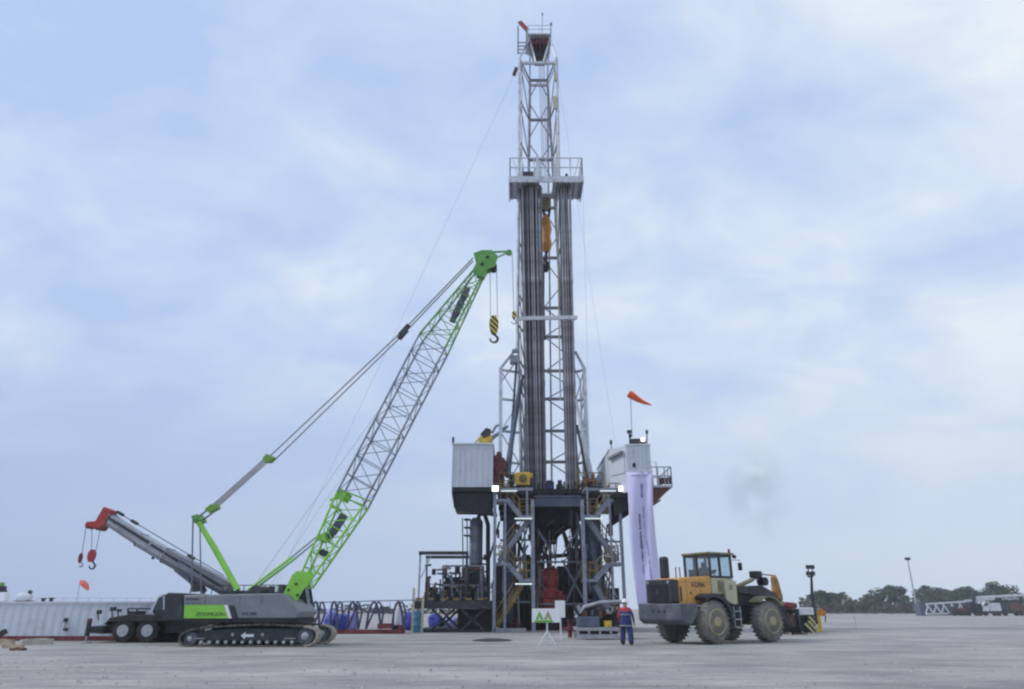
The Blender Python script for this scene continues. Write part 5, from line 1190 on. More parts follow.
# timber on the ground
for i, (u0, u1, v, h, m_, lab) in enumerate(((20, 52, 645, .2, 'concrete', 'long pale board lying in front of the white tank'), (4, 22, 648, .12, 'wood', 'short tan timber on the gravel at the left edge'), (-6, 12, 645.5, .22, 'wood', 'thick tan timber block by the dark lamp'), (12, 24, 650.5, .08, 'rust', 'thin brown timber nearest the camera at left'))):
    a, b = G(u0, v), G(u1, v-1 if i == 0 else v); mb = MB(); mb.beam(a+Vector((0, 0, h/2)), b+Vector((0, 0, h/2)), .3, h); mb.beam(a+Vector((.2, .02, h)), b+Vector((-.3, .02, h)), .12, .06)
    tag(mb.build('timber', m_), lab, 'timber', 'timbers lying at the left')

# ================================================================== hoop rack, tarps, bags
Yh = G(360, 634).y
t = empty('hoop_rack', P(362, 636, Yh), 'dark navy hooped rack on a red skid between the cranes and the rig', 'rack')
def hp(u, v, Y=None): return P(u, v, Y or Yh)
for (ul, ut0, ut1, ur) in ((312, 314, 317, 319.5), (330, 332.5, 335.5, 338), (347, 351, 354, 358.5), (366, 372, 376, 381), (392, 396.5, 399.5, 403.5)):
    mb = MB(); pts = [hp(ul, 629), hp((ul+ut0)/2-.4, 612), hp(ut0-.3, 604), hp((ut0+ut1)/2, 601.5), hp(ut1+.3, 604), hp((ur+ut1)/2+.4, 612), hp(ur, 629)]
    mb.tube(pts, .075, 8); mb.build('hoop', 'navyhoop', t, True)
    mb = MB(); mb.tube([hp(ul, 629, Yh+1.6)]+[Vector((p.x, Yh+1.6, p.z)) for p in pts[1:-1]]+[hp(ur, 629, Yh+1.6)], .06, 8); mb.build('hoop', 'navyhoop', t, True)
mb = MB(); mb.tube([hp(312, 602.5), hp(415, 600)], .03, 6)
for u in (320, 343, 357, 390): mb.tube([hp(u, 602), hp(u, 610)], .02, 5)
mb.build('top_rail', 'navyhoop', t)
mb = MB(); mb.beam(hp(300, 632), hp(398, 632), .2, .28); mb.beam(hp(300, 632, Yh+1.7), hp(398, 632, Yh+1.7), .2, .28); mb.beam(hp(378, 626), hp(392, 626), .4, .3); mb.box((hp(398, 634).x, Yh-.1, .0), (hp(401, 634).x, Yh+1.8, .5)); mb.build('base_rail', 'dred', t)
mb = MB(); mb.box((hp(300, 634).x, Yh+.1, 0), (hp(400, 634).x, Yh+1.6, .12)); mb.build('sleeper', 'vdark', t)
def blob(name, u0, u1, v0, v1, Y, dy, m_, lab, cat, group=None, seed=1):
    """folded tarpaulin / filled bag: a rounded slumped box"""
    import bmesh
    bm = bmesh.new(); bmesh.ops.create_icosphere(bm, subdivisions=4, radius=1)
    a, b = P(u0, v1, Y), P(u1, v0, Y); cx_, w_ = (a.x+b.x)/2, (b.x-a.x)/2; z0_, z1 = max(0, a.z), b.z; rr_ = random.Random(seed)
    ph = [rr_.uniform(0, 6) for _ in range(6)]
    for v in bm.verts:
        x, y, z = v.co; sx = math.copysign(abs(x)**.6, x); sy = math.copysign(abs(y)**.6, y); sz = math.copysign(abs(z)**.7, z)
        wv = 1+.06*math.sin(5*x+ph[0])*math.cos(4*z+ph[1])+.05*math.sin(11*y+7*z+ph[2]+6*x)
        v.co = Vector((cx_+sx*w_*wv, Y+dy+sy*dy*wv, (z0_+z1)/2+sz*(z1-z0_)/2*(1 if z < 0 else wv)))
    me = bpy.data.meshes.new(name); bm.to_mesh(me); bm.free(); me.polygons.foreach_set('use_smooth', [True]*len(me.polygons)); me.materials.append(M[m_])
    o = bpy.data.objects.new(name, me); c = Vector((cx_, Y+dy, z0_)); o.location = c
    for v in me.vertices: v.co -= c
    COL.objects.link(o); return tag(o, lab, cat, group)
gb = 'tarpaulin covered bundles behind the rack'
blob('covered_bundle', 322, 347, 614, 632, Yh+2.2, .9, 'tarp', 'blue tarpaulin bundle behind the second hoop of the navy rack', 'tarpaulin', gb, 1)
blob('covered_bundle', 321, 334, 609.5, 628, Yh+4.5, .8, 'tarpl', 'pale lilac bundle at the left behind the first two hoops', 'tarpaulin', gb, 2)
blob('covered_bundle', 346, 357, 612, 633, Yh+1.9, .5, 'tarpl', 'lilac tarpaulin bundle inside the third hoop of the rack', 'tarpaulin', gb, 3)
blob('covered_bundle', 402, 414, 612, 631, Yh+2.5, .7, 'tarp', 'round blue bundle just left of the dark engine platform posts', 'tarpaulin', gb, 4)
blob('covered_bundle', 427, 441, 614, 630, 57, .9, 'tarp', 'blue bundle seen under the left half of the engine platform', 'tarpaulin', gb, 6)
blob('covered_bundle', 441, 458, 617, 631, 57.5, .9, 'tarpl', 'pale lilac bundle seen under the middle of the engine platform', 'tarpaulin', gb, 7)
mb = MB(); c = P(417, 628, Yh+2.6); zt_ = Z0(611, Yh+2.6); mb.lathe((c.x, Yh+2.6, 0), (0, 0, 1), [(0, .26), (.02, .29), (zt_*.33, .29), (zt_*.34, .31), (zt_*.36, .29), (zt_*.66, .29), (zt_*.67, .31), (zt_*.69, .29), (zt_-.02, .29), (zt_, .26)], 20); tag(mb.build('drum', 'tarpt', smooth=True), 'turquoise drum beside the round blue bundle', 'drum')
t = empty('gas_cylinder', P(398, 622, Yh+.4), 'white upright cylinder inside the last hoop of the rack', 'cylinder'); mb = MB(); c = P(398, 620, Yh+.5); mb.lathe((c.x, Yh+.5, .5), (0, 0, 1), [(0, .22), (.9, .22), (1.05, .1)], 14); mb.build('shell', 'white', t, True)
mb = MB(); mb.lathe((c.x, Yh+.5, 1.55), (0, 0, 1), [(0, .06), (.2, .06), (.22, .1), (.3, .1)], 10); mb.build('valve', 'galv', t)
mb = MB(); mb.box((c.x-.3, Yh+.2, .12), (c.x+.3, Yh+.8, .5)); mb.build('crate', 'vdark', t)

# ================================================================== WHEEL LOADER
hd = R(57)                        # heading, clockwise from +Y
ax = Vector((math.sin(hd), math.cos(hd), 0)); lf = Vector((-ax.y, ax.x, 0))
RC = G(714, 644.3)+lf*1.15
ld = empty('wheel_loader', RC, 'dusty ochre wheel loader seen from behind with dark counterweight', 'wheel loader', rz=math.pi/2-hd, local=True)
def wheel(x, y, rimm, lab=None):
    r_, wd = .88, .62; s_ = -1 if y < 0 else 1
    w_ = MB(); c = (x, y-wd/2, r_)
    w_.lathe(c, (0, 1, 0), [(0, r_*.56), (.03, r_*.74), (.07, r_*.88), (.14, r_*.955), (.22, r_*.975), (wd-.22, r_*.975), (wd-.14, r_*.955), (wd-.07, r_*.88), (wd-.03, r_*.74), (wd, r_*.56)], 48)
    for k in range(26):
        for sd in (0, 1):
            a = 2*math.pi*(k+sd*.5)/26; d = Vector((math.cos(a), 0, math.sin(a))); tt = Vector((-math.sin(a), 0, math.cos(a))); y0 = y+(-wd/2+.06 if sd == 0 else .02); y1 = y+(-.02 if sd == 0 else wd/2-.06)
            ctr = Vector((x, 0, r_)); sh = .07 if sd == 0 else -.07
            vs = []
            for yy, off in ((y0, -sh if sd == 0 else 0), (y1, 0 if sd == 0 else sh)):
                rad0 = r_*.93; rad1 = r_*(.985 if abs(yy-y) > .2 else 1.0)
                for (q1, q2) in ((-.045, rad0), (.045, rad0), (.04, rad1), (-.04, rad1)): vs.append(ctr+d*q2+tt*(q1+off)+Vector((0, yy, 0)))
            w_.add(vs, [(0, 1, 2, 3), (7, 6, 5, 4), (0, 4, 5, 1), (1, 5, 6, 2), (2, 6, 7, 3), (3, 7, 4, 0)])
    o = w_.build('wheel', 'tyre', ld, True)
    w_ = MB(); sgn = s_; c = (x, y+sgn*wd/2, r_)
    w_.lathe(c, (0, sgn, 0), [(-.3, r_*.60), (.015, r_*.60), (.03, r_*.55), (-.02, r_*.52), (-.06, r_*.46), (-.07, r_*.34), (-.05, r_*.28), (.0, r_*.25), (.05, r_*.2), (.06, r_*.06)], 32); w_.build('rim', rimm, o, True)
    w_ = MB()
    for k in range(10): a = 2*math.pi*k/10; w_.lathe((x+math.cos(a)*r_*.38, y+sgn*(wd/2-.12), r_+math.sin(a)*r_*.38), (0, sgn, 0), [(0, .022), (.03, .022)], 6)
    w_.build('wheel_nut', 'olive', o)
WB = 3.6
wheel(0, -1.15, 'rim'); wheel(0, 1.15, 'rim'); wheel(WB, -1.15, 'rim'); wheel(WB, 1.15, 'rim')
def lb(name, a, b, m_, par=None, bevel=.02): return MB().box(a, b).build(name, m_, par or ld, bevel=bevel)
mb = MB(); mb.prism([(-1.95, -1.3, .95), (-1.95, -1.3, 1.62), (-.95, -1.3, 1.62), (-.98, -1.3, 1.15), (-1.35, -1.3, .78), (-1.7, -1.3, .78)], (0, 2.6, 0)); mb.build('counterweight', 'bodyd', ld, bevel=.06)
mb = MB()
for y in (-.35, 0, .35): mb.lathe((-1.951, y, 1.3), (-1, 0, 0), [(0, .07), (.01, .06)], 12)
mb.build('counterweight_hole', 'vdark', ld)
gr = lb('radiator_housing', (-1.9, -.78, 1.63), (-1.45, .78, 2.6), 'char', bevel=.05)
mb = MB(); mb.box((-1.93, -.55, 1.72), (-1.905, .55, 2.38)); mb.build('grille', 'vdark', gr)
mb = MB()
for k in range(9): mb.box((-1.945, -.54, 1.76+k*.07), (-1.932, .54, 1.775+k*.07))
mb.lathe((-1.95, 0, 2.05), (-1, 0, 0), [(0, .12), (.02, .1)], 16); mb.build('grille_slat', 'char', gr)
for y in (-.62, .62): MB().lathe((-1.905, y, 2.48), (-1, 0, 0), [(0, .06), (.02, .05)], 12).build('tail_light', 'reflect', gr)
mb = MB(); mb.prism([(-1.44, -.8, 1.55), (-1.44, -.8, 2.6), (-1.35, -.8, 2.66), (.55, -.8, 2.78), (.55, -.8, 1.75), (-.15, -.8, 1.62), (-.95, -.8, 1.5)], (0, 1.6, 0)); hood = mb.build('hood', 'hood', ld, bevel=.06)
mb = MB()
for x in (-1.0, -.15): mb.box((x-.008, -.812, 1.66), (x+.008, -.803, 2.62))
mb.box((-1.4, -.812, 2.5), (.5, -.803, 2.515)); mb.build('panel_seam', 'olive', hood)
mb = MB(); mb.lathe((-.75, -.803, 2.05), (0, -1, 0), [(0, .06), (.01, .05)], 12); mb.box((-1.4, -.82, 1.7), (-1.32, -.805, 2.3)); mb.build('handle', 'char', hood)
lt = text('XGMA', .26, (-.3, -.812, 2.38), RX90, 'char', hood, sx=1.15)
# step, exhaust, air intake
mb = MB(); mb.box((-1.15, .3, 2.65), (-.8, .65, 3.62)); mb.build('air_intake', 'char', ld, bevel=.1)
mb = MB(); mb.tube([(-.55, .2, 2.65), (-.55, .2, 3.15), (-.3, .2, 3.15), (-.3, .2, 2.7)], .025, 6); mb.build('grab_rail', 'char', ld)
lb('rear_frame', (-1.3, -.55, .75), (1.9, .55, 1.7), 'vdark'); mb = MB(); mb.tube([(0, -.9, .88), (0, .9, .88)], .18, 10); mb.tube([(WB, -.9, .88), (WB, .9, .88)], .18, 10); mb.build('axle', 'olive', ld)
mb = MB(); mb.box((-.95, -1.1, 1.2), (-.75, -.82, 1.5)); mb.box((-.93, -1.15, 1.5), (-.3, -.81, 1.56)); mb.build('side_bracket', 'galv', ld)
# fenders behind cab
def fender(xc, a0, a1, y0, y1, m_, r_=1.03, th=.05):
    n = 10; mb = MB()
    for k in range(n):
        b0 = R(a0+(a1-a0)*k/n); b1 = R(a0+(a1-a0)*(k+1)/n)
        mb.prism([(xc+r_*math.cos(b0), y0, .88+r_*math.sin(b0)), (xc+r_*math.cos(b1), y0, .88+r_*math.sin(b1)), (xc+(r_+th)*math.cos(b1), y0, .88+(r_+th)*math.sin(b1)), (xc+(r_+th)*math.cos(b0), y0, .88+(r_+th)*math.sin(b0))], (0, y1-y0, 0))
    return mb.build('fender', m_, ld)
for s_ in (-1, 1): fender(0, 2, 120, min(s_*.8, s_*1.42), max(s_*.8, s_*1.42), 'char', 1.0, .16); fender(WB, 40, 130, min(s_*.8, s_*1.45), max(s_*.8, s_*1.45), 'olive')
# cab
lb('cab_floor', (.6, -.78, 1.5), (2.05, .78, 2.0), 'char'); cab = lb('cab', (.6, -.78, 2.01), (2.05, .78, 2.72), 'cream', bevel=.05)
mb = MB(); mb.prism([(1.3, -.95, 1.75), (1.7, -.95, 1.6), (2.0, -.95, 1.6), (2.05, -.95, 2.6), (1.25, -.95, 2.6)], (0, .16, 0)); mb.build('side_tank', 'cream', cab, bevel=.03)
mb = MB(); mb.box((1.0, -.8, 2.1), (1.2, -.785, 2.6)); mb.box((1.55, -.97, 2.2), (1.72, -.955, 2.42)); mb.build('decal', 'olive', cab)
mb = MB()
pill = [(.62, -.75), (.62, .75), (2.0, -.75), (2.0, .75), (1.25, -.75), (1.25, .75)]
for (x, y) in pill: mb.box((x-.045, y-.045, 2.72), (x+.045, y+.045, 3.7))
mb.box((.57, -.8, 3.64), (2.05, .8, 3.72)); mb.box((.57, -.8, 2.72), (2.05, -.74, 2.80)); mb.box((.57, .74, 2.72), (2.05, .8, 2.8)); mb.box((.57, -.05, 2.72), (.65, .03, 3.64))
mb.build('cab_frame', 'char', cab)
mb = MB(); mb.box((.52, -.85, 3.725), (2.2, .85, 3.82)); mb.build('roof', 'olive', cab, bevel=.03)
gm = bpy.data.materials.new('clear_cab_glass'); gm.use_nodes = True; nt2 = gm.node_tree; pb = nt2.nodes['Principled BSDF']
pb.inputs['Base Color'].default_value = (.75, .85, .9, 1); pb.inputs['Transmission Weight'].default_value = .9; pb.inputs['Roughness'].default_value = .05; pb.inputs['IOR'].default_value = 1.02
mb = MB(); mb.box((.60, -.70, 2.8), (.612, .70, 3.64)); mb.box((1.99, -.70, 2.8), (2.0, .70, 3.64)); mb.box((.68, -.765, 2.8), (1.2, -.755, 3.64)); mb.box((1.3, -.765, 2.8), (1.95, -.755, 3.64)); mb.box((.68, .755, 2.8), (1.95, .765, 3.64)); mb.build('window', gm, cab)
mb = MB(); mb.box((1.05, -.25, 2.3), (1.5, .25, 2.75)); mb.box((.98, -.25, 2.7), (1.1, .25, 3.2)); mb.box((1.0, -.13, 3.2), (1.08, .13, 3.42)); mb.build('seat', 'black', cab, bevel=.05)
mb = MB(); mb.tube([(1.85, 0, 2.7), (1.65, 0, 3.0)], .03, 6); mb.lathe((1.64, 0, 3.0), (-.5, 0, .86), [(0, .19), (.03, .19)], 16); mb.build('steering_wheel', 'black', cab)
mb = MB(); mb.box((.68, .05, 2.75), (.8, .6, 3.1)); mb.build('control_box', 'black', cab)
mb = MB(); mb.lathe((2.05, -.7, 3.82), (0, 0, 1), [(0, .06), (.05, .06), (.18, .05)], 10); mb.build('beacon', 'dred', cab); mb = MB(); mb.lathe((2.2, -.78, 3.66), (1, 0, 0), [(0, .07), (.12, .09)], 12); mb.build('work_light', 'char', cab)
mb = MB(); mb.tube([(2.05, -.8, 3.5), (2.3, -1.05, 3.5), (2.3, -1.05, 3.35)], .015, 5); mb.box((2.26, -1.15, 3.05), (2.31, -.95, 3.38)); mb.build('mirror', 'char', cab)
# ladder
mb = MB()
for z in (.62, .95, 1.28): mb.box((1.5, -1.15, z), (1.95, -.85, z+.05))
mb.box((1.5, -1.1, .62), (1.54, -1.06, 1.5)); mb.box((1.91, -1.1, .62), (1.95, -1.06, 1.5)); mb.build('step_ladder', 'galv', ld)
# front frame and linkage
mb = MB(); mb.box((2.0, -.5, .8), (4.3, .5, 1.6)); mb.prism([(2.15, -.4, 1.6), (4.2, -.4, 1.6), (3.7, -.4, 2.05), (2.5, -.4, 2.25)], (0, .8, 0)); mb.box((2.15, -.62, 1.35), (2.45, -.2, 2.45)); mb.build('front_frame', 'char', ld, bevel=.03)
for s_ in (-1, 1):
    mb = MB(); y = s_*.55-.06; mb.prism([(2.4, y, 2.1), (2.6, y, 2.38), (4.2, y, 2.45), (5.0, y, 2.15), (5.9, y, 1.2), (6.05, y, .6), (5.85, y, .45), (5.5, y, 1.0), (4.8, y, 1.7), (4.1, y, 1.95)], (0, .12, 0)); mb.build('lift_arm', 'dark', ld, bevel=.02)
mb = MB(); mb.tube([(2.9, 0, 2.3), (4.3, 0, 2.72)], .1, 10); mb.build('tilt_cylinder', 'olive', ld, True); mb = MB(); mb.tube([(4.25, 0, 2.7), (5.0, 0, 2.88)], .05, 8); mb.build('cylinder_rod', 'galv', ld)
mb = MB(); mb.box((4.35, -.2, 2.8), (4.85, .2, 3.12)); mb.build('valve_block', 'vdark', ld, bevel=.04)
mb = MB(); mb.lathe((5.05, -.2, 2.65), (0, 1, 0), [(0, .2), (.4, .2)], 14); mb.build('pivot_drum', 'vdark', ld)
mb = MB(); mb.prism([(5.8, -.12, 2.85), (5.95, -.12, 3.0), (6.12, -.12, 2.7), (6.3, -.12, 2.0), (5.95, -.12, 1.8), (5.78, -.12, 2.2)], (0, .24, 0)); mb.build('bell_crank', 'crank', ld, bevel=.04)
mb = MB(); mb.tube([(4.8, 0, 3.0), (5.8, 0, 2.95)], .03, 6); mb.build('link_rod', 'char', ld)
mb = MB(); mb.prism([(6.2, -.08, 2.1), (6.35, -.08, 2.0), (6.1, -.08, .75), (5.95, -.08, .75)], (0, .16, 0)); mb.build('push_rod', 'olive', ld)
# coupler carriage
mb = MB(); mb.box((6.0, -1.05, .35), (6.12, 1.05, .6)); mb.box((6.0, -1.05, 1.2), (6.12, 1.05, 1.4)); mb.box((6.0, -1.05, .35), (6.12, -.9, 1.4)); mb.box((6.0, .9, .35), (6.12, 1.05, 1.4)); mb.box((6.0, -.3, .6), (6.12, .3, 1.2)); mb.build('coupler_frame', 'dark', ld)
for y in (-.6, .45): MB().prism([(6.125, y, .25), (6.125, y, 1.3), (6.25, y, 1.3), (6.27, y, .38), (7.2, y, .28), (7.2, y, .24)], (0, .15, 0)).build('fork', 'rust', ld)

# ================================================================== light tower trailer
g = G(806, 633); Y = g.y
t = empty('light_tower', g, 'light tower trailer with black mast and striped outriggers beyond the loader', 'light tower')
mb = MB(); mb.pbox(797, 814, 607.5, 615, Y, Y+1.4); mb.build('canopy', 'white', t, bevel=.04)
mb = MB(); mb.pbox(796, 815, 615.1, 626, Y+.15, Y+1.3); mb.pbox(794, 800, 618, 630, Y+.1, Y+.6); mb.build('engine_bay', 'vdark', t)
mb = MB(); mb.beam(P(807, 622, Y-.1), P(815, 632, Y-.1), .2, .45); mb.pbox(809, 815.5, 616.5, 631, Y-.05, Y+.1); mb.build('outrigger', 'tstripe', t)
for u in (798, 806): mb = MB(); c = P(u, 628, Y); mb.lathe((c.x, Y-.02, .3), (0, 1, 0), [(0, .2), (.03, .3), (.2, .3), (.22, .2)], 18); mb.build('wheel', 'tyred', t, True)
mb = MB(); mb.pbox(790, 797, 624, 628, Y+.3, Y+.8); mb.build('tow_bar', 'rust', t)
mb = MB(); xx = P(814.5, 615, Y+.5).x; mb.tube([(xx, Y+.5, .5), (xx+.02, Y+.5, Z0(595, Y+.5)), P(811.3, 573, Y+.5)], [.16, .11, .07], 8); mb.build('mast', 'char', t, True)
mb = MB(); mb.tube([P(808, 577, Y+.5), P(813.5, 576, Y+.5)], .05, 6); mb.tube([P(808.5, 566, Y+.5), P(812, 566, Y+.5)], .05, 6); mb.tube([P(808, 577, Y+.5), P(808.3, 565, Y+.5)], .04, 6); mb.tube([P(812.7, 577, Y+.5), P(812, 565, Y+.5)], .04, 6); mb.build('lamp_frame', 'char', t)
for (u, v) in ((808, 567), (812, 567), (808.3, 573.5), (812.6, 573.5)): c = P(u, v, Y+.35); MB().box((c.x-.13, Y+.25, c.z-.12), (c.x+.13, Y+.42, c.z+.12)).build('lamp_head', 'dark', t)
g = G(821, 632); Y = g.y
t = empty('marker_stand', g, 'yellow post with orange top box standing on the open gravel right of the light tower', 'stand')
mb = MB(); mb.box((g.x-.13, Y, 0), (g.x+.1, Y+.15, Z0(616, Y))); mb.box((g.x-.2, Y-.05, 0), (g.x+.25, Y+.3, .06)); mb.build('post', 'yellow', t)
mb = MB(); mb.pbox(817.5, 826, 611, 616, Y, Y+.4); mb.pbox(820, 823, 608.5, 611, Y+.1, Y+.3); mb.build('box', 'orange', t, bevel=.02)
mb = MB(); mb.tube([P(825.5, 616, Y+.1), P(825.5, 622, Y+.1)], .04, 6); mb.build('lever', 'dred', t)
t = tag(MB().tube([G(857, 632), G(857, 632)+Vector((0, 0, 1.0))], .018, 6).tube([G(857, 632)+Vector((0, 0, .75)), G(857, 632)+Vector((0, 0, .95))], .03, 6).build('marker_rod', 'wiref'), 'thin grey marker rod standing alone on the open gravel', 'rod')
# reddish roll and things between loader and trailer
blob('covered_bundle', 784, 799, 602, 609, 46.5, 1.0, 'dred', 'dull red bundle above the trailer behind the loader bucket', 'tarpaulin', None, 9)

# ================================================================== far right: lamp pole, truss, trucks
Yp = 170.
t = empty('lamp_pole', P(918, 615, Yp), 'tall slender lamp pole standing alone in the right distance', 'lamp post')
b_ = P(918, 615.3, Yp); mb = MB(); mb.tube([(b_.x, Yp, 0), (b_.x, Yp, Z0(560, Yp))], [.22, .13], 8); mb.build('pole', 'galv', t, True)
mb = MB(); z = Z0(560, Yp); mb.beam((b_.x-.45, Yp, z), (b_.x+.45, Yp, z), .15); mb.build('cross_arm', 'dark', t)
for dx in (-.33, .33): MB().box((b_.x+dx-.22, Yp-.3, z+.08), (b_.x+dx+.22, Yp+.2, z+.55)).build('lamp_head', 'dark', t)
mb = MB(); mb.box((b_.x-.35, Yp-.35, 0), (b_.x+.35, Yp+.35, .3)); mb.build('base', 'concrete', t)
Yq = 165.
t = empty('lattice_truss', P(945, 614, Yq), 'long white lattice truss lying on the ground beyond the lamp pole', 'truss')
mb = MB()
def Q(u, v, d=0): return P(u, v, Yq+d)
for d in (0, 2.5):
    mb.beam(Q(926, 604, d), Q(985, 600.5, d), .35); mb.beam(Q(926, 614, d), Q(985, 612.5, d), .3)
    us = [926, 934, 942, 950, 958, 966, 974, 982]
    for i in range(7):
        a = us[i]; b = us[i+1]; mb.beam(Q(a, 604-.06*(a-926), d), Q(b, 613.8, d), .3); mb.beam(Q(a, 614, d), Q(a+2, 604-.06*(a-926), d), .2)
mb.build('lattice', 'white', t)
mb = MB(); mb.box((Q(921, 610).x, Yq+.5, 0), (Q(928, 610).x, Yq+2.5, Z0(603, Yq))); mb.box((Q(928, 610).x, Yq+1.5, .1), (Q(968, 610).x, Yq+1.7, Z0(605.5, Yq))); mb.build('end_box', 'blue', t)
t = empty('raised_truss', P(1005, 612, Yq), 'long pale beam truss resting high on dark trailers at the far right', 'truss')
mb = MB(); mb.beam(Q(975, 597.5), Q(1060, 593), .8, .5); mb.beam(Q(965, 601), Q(1000, 598), .5, .4); mb.beam(Q(975, 600.2), Q(1060, 596.5), .3, .3)
for k in range(9): u = 978+k*9; mb.beam(Q(u, 597), Q(u+5, 600), .25)
mb.build('lattice', 'white', t)
mb = MB()
for u in (973, 996, 999, 1020, 1040): mb.beam(Q(u, 593), Q(u, 603), .7)
mb.build('bracket', 'dark', t)
def far_truck(u0, u1, vt, m_, lab, cabm, Y=Yq-1):
    t = empty('parked_truck', P((u0+u1)/2, 614, Y), lab, 'truck', 'trucks parked at the far right')
    s_ = (u1-u0); mb = MB(); mb.pbox(u0+s_*.35, u1, vt+1.5, 611, Y, Y+2.4); mb.build('body', m_, t)
    c_ = MB(); c_.prism([P(u0, 611.5, Y), P(u0+s_*.34, 611.5, Y), P(u0+s_*.34, vt, Y), P(u0+s_*.1, vt, Y), P(u0, vt+4, Y)], (0, 2.3, 0)); c_ = c_.build('cab', cabm, t)
    MB().prism([P(u0+s_*.03, vt+4.2, Y-.03), P(u0+s_*.28, vt+4.2, Y-.03), P(u0+s_*.28, vt+1.2, Y-.03), P(u0+s_*.12, vt+1.2, Y-.03)], (0, .02, 0)).build('window', 'glass', c_)
    for f_ in (.15, .65, .88):
        x = P(u0+s_*f_, 612, Y).x; MB().lathe((x, Y-.05, .5), (0, 1, 0), [(0, .3), (.02, .52), (.35, .52)], 16).build('wheel', 'tyred', t, True)
far_truck(966, 982, 602, 'vdark', 'black truck at the left end of the parked row', 'black')
far_truck(983, 1001, 601.5, 'white', 'white truck between the black truck and the brown one', 'white')
far_truck(1002, 1024, 602, 'rust', 'brown truck at the right edge of the picture', 'dark')
far_truck(952, 966, 606.5, 'dred', 'low dark red truck in front of the white truss', 'dark')

# ================================================================== trees
def tree_mesh(seed, h, w_, dens, trunk_h, flat=1.0):
    r_ = random.Random(seed); cl = MB(); lobes = []
    for k in range(11):
        a = r_.uniform(0, 6.28); d = w_*.5*math.sqrt(r_.random())*.8
        lobes.append((Vector((d*math.cos(a), d*math.sin(a), trunk_h+(h-trunk_h)*(.25+.55*r_.random()*(1-d/w_*.7)))), w_*r_.uniform(.13, .26)))
    for c, rr_ in lobes:
        for i in range(dens):
            v = Vector((r_.gauss(0, 1), r_.gauss(0, 1), r_.gauss(0, 1))).normalized()*rr_*(r_.random()**.35)*r_.uniform(.8, 1.2); v.z *= .75*flat
            p = c+v; n_ = Vector((r_.gauss(0, 1), r_.gauss(0, 1), r_.gauss(0, 1)+.6)).normalized(); a, b = frame_of(n_); s_ = r_.uniform(.18, .45)
            cl.cur = r_.choice((0, 0, 1)); cl.add([p-a*s_, p-b*s_*.7, p+a*s_, p+b*s_*.6], [(0, 1, 2, 3)])
    tr = MB(); tr.tube([(0, 0, 0), (.1, 0, trunk_h*.6), (0, .1, trunk_h*1.15), (.1, 0, h*.75)], [h*.03, h*.022, h*.018, h*.006], 7)
    for c, rr_ in lobes: tr.tube([(0, 0, trunk_h*r_.uniform(.6, 1.1)), c*.55+Vector((0, 0, trunk_h*.45)), c], [h*.012, h*.008, h*.003], 5)
    return cl, tr
protos = []
def make_tree(i, seed, h, w_, dens, th_, lm, flat=1.0):
    cl, tr = tree_mesh(seed, h, w_, dens, th_, flat)
    root = empty('tree', (0, -50, 0), 'x', 'tree', local=True)
    cl.build('crown', [LEAF[lm[0]], LEAF[lm[1]]], root); tr.build('trunk', 'bark', root, True); return root
kinds = [make_tree(0, 1, 10, 12, 330, 2.6, (0, 1), .8), make_tree(1, 2, 9, 8, 260, 2.4, (1, 2)), make_tree(2, 3, 8, 7, 90, 2.8, (2, 3)), make_tree(3, 4, 6, 9, 220, .8, (1, 3)), make_tree(4, 5, 11, 9, 300, 2.0, (0, 1))]
used = set()
knames = ['broad dark green tree', 'round green tree', 'thin half-bare tree', 'low bushy tree', 'tall dark tree']
def put_tree(k, u, vtop, Y, lab, vis=True):
    root = kinds[k]
    if k in used:
        n = root.copy(); COL.objects.link(n)
        for ch in list(root.children): c = ch.copy(); COL.objects.link(c); c.parent = n
        root = n
    used.add(k); H0 = [10, 9, 8, 6, 11][k]; s_ = (Z0(vtop, Y))/H0*1.04
    root.location = (P(u, 612, Y).x, Y, -.1); root.scale = (s_,)*3; root.rotation_euler = (0, 0, random.uniform(0, 6.28))
    tag(root, lab, 'tree', 'trees along the far edge of the site')
TL = [(0, 821, 588, 215, 'round green tree directly behind the light tower mast'), (2, 842, 591, 240, 'bare hazy tree just right of the light tower'), (3, 838, 602, 210, 'low scrubby tree right of the orange-topped stand'),
      (3, 853, 601, 220, 'low bushy tree between the bare tree and the broad crown'), (3, 864, 600, 225, 'low bushy tree under the left edge of the broad crown'), (0, 891, 583, 230, 'broad dark green crown left of the tall lamp pole'), (1, 876, 592, 228, 'small round tree tucked under the broad crown'),
      (3, 906, 602, 226, 'low bush at the foot of the tall lamp pole'), (2, 930, 584, 250, 'half-bare tree just right of the tall lamp pole'), (1, 937, 591, 235, 'green tree behind the left part of the white truss'), (1, 950, 589, 235, 'green tree behind the right part of the white truss'),
      (2, 945, 586, 255, 'thin grey tree rising behind the white truss'), (3, 963, 597, 245, 'low tree between the truss tree and the rounded one'), (0, 977, 586, 240, 'rounded dark tree above the black truck'), (2, 968, 585, 260, 'sparse tree above the low red truck'),
      (4, 1004, 579, 240, 'tallest dark tree near the right edge'), (1, 1020, 591, 245, 'small tree at the right edge behind the brown truck'), (3, 990, 596, 235, 'low tree above the white truck'),
      (2, 357, 603, 200, 'hazy bare tree seen through the third hoop'), (1, 362, 606, 200, 'small grey-green tree seen between the third and fourth hoops'), (1, 384, 604, 200, 'small tree seen between the fourth and fifth hoops'), (3, 376, 607, 195, 'low bush seen through the fourth hoop'), (3, 390, 607, 205, 'low bush seen left of the fifth hoop')]
for a in TL: put_tree(*a)
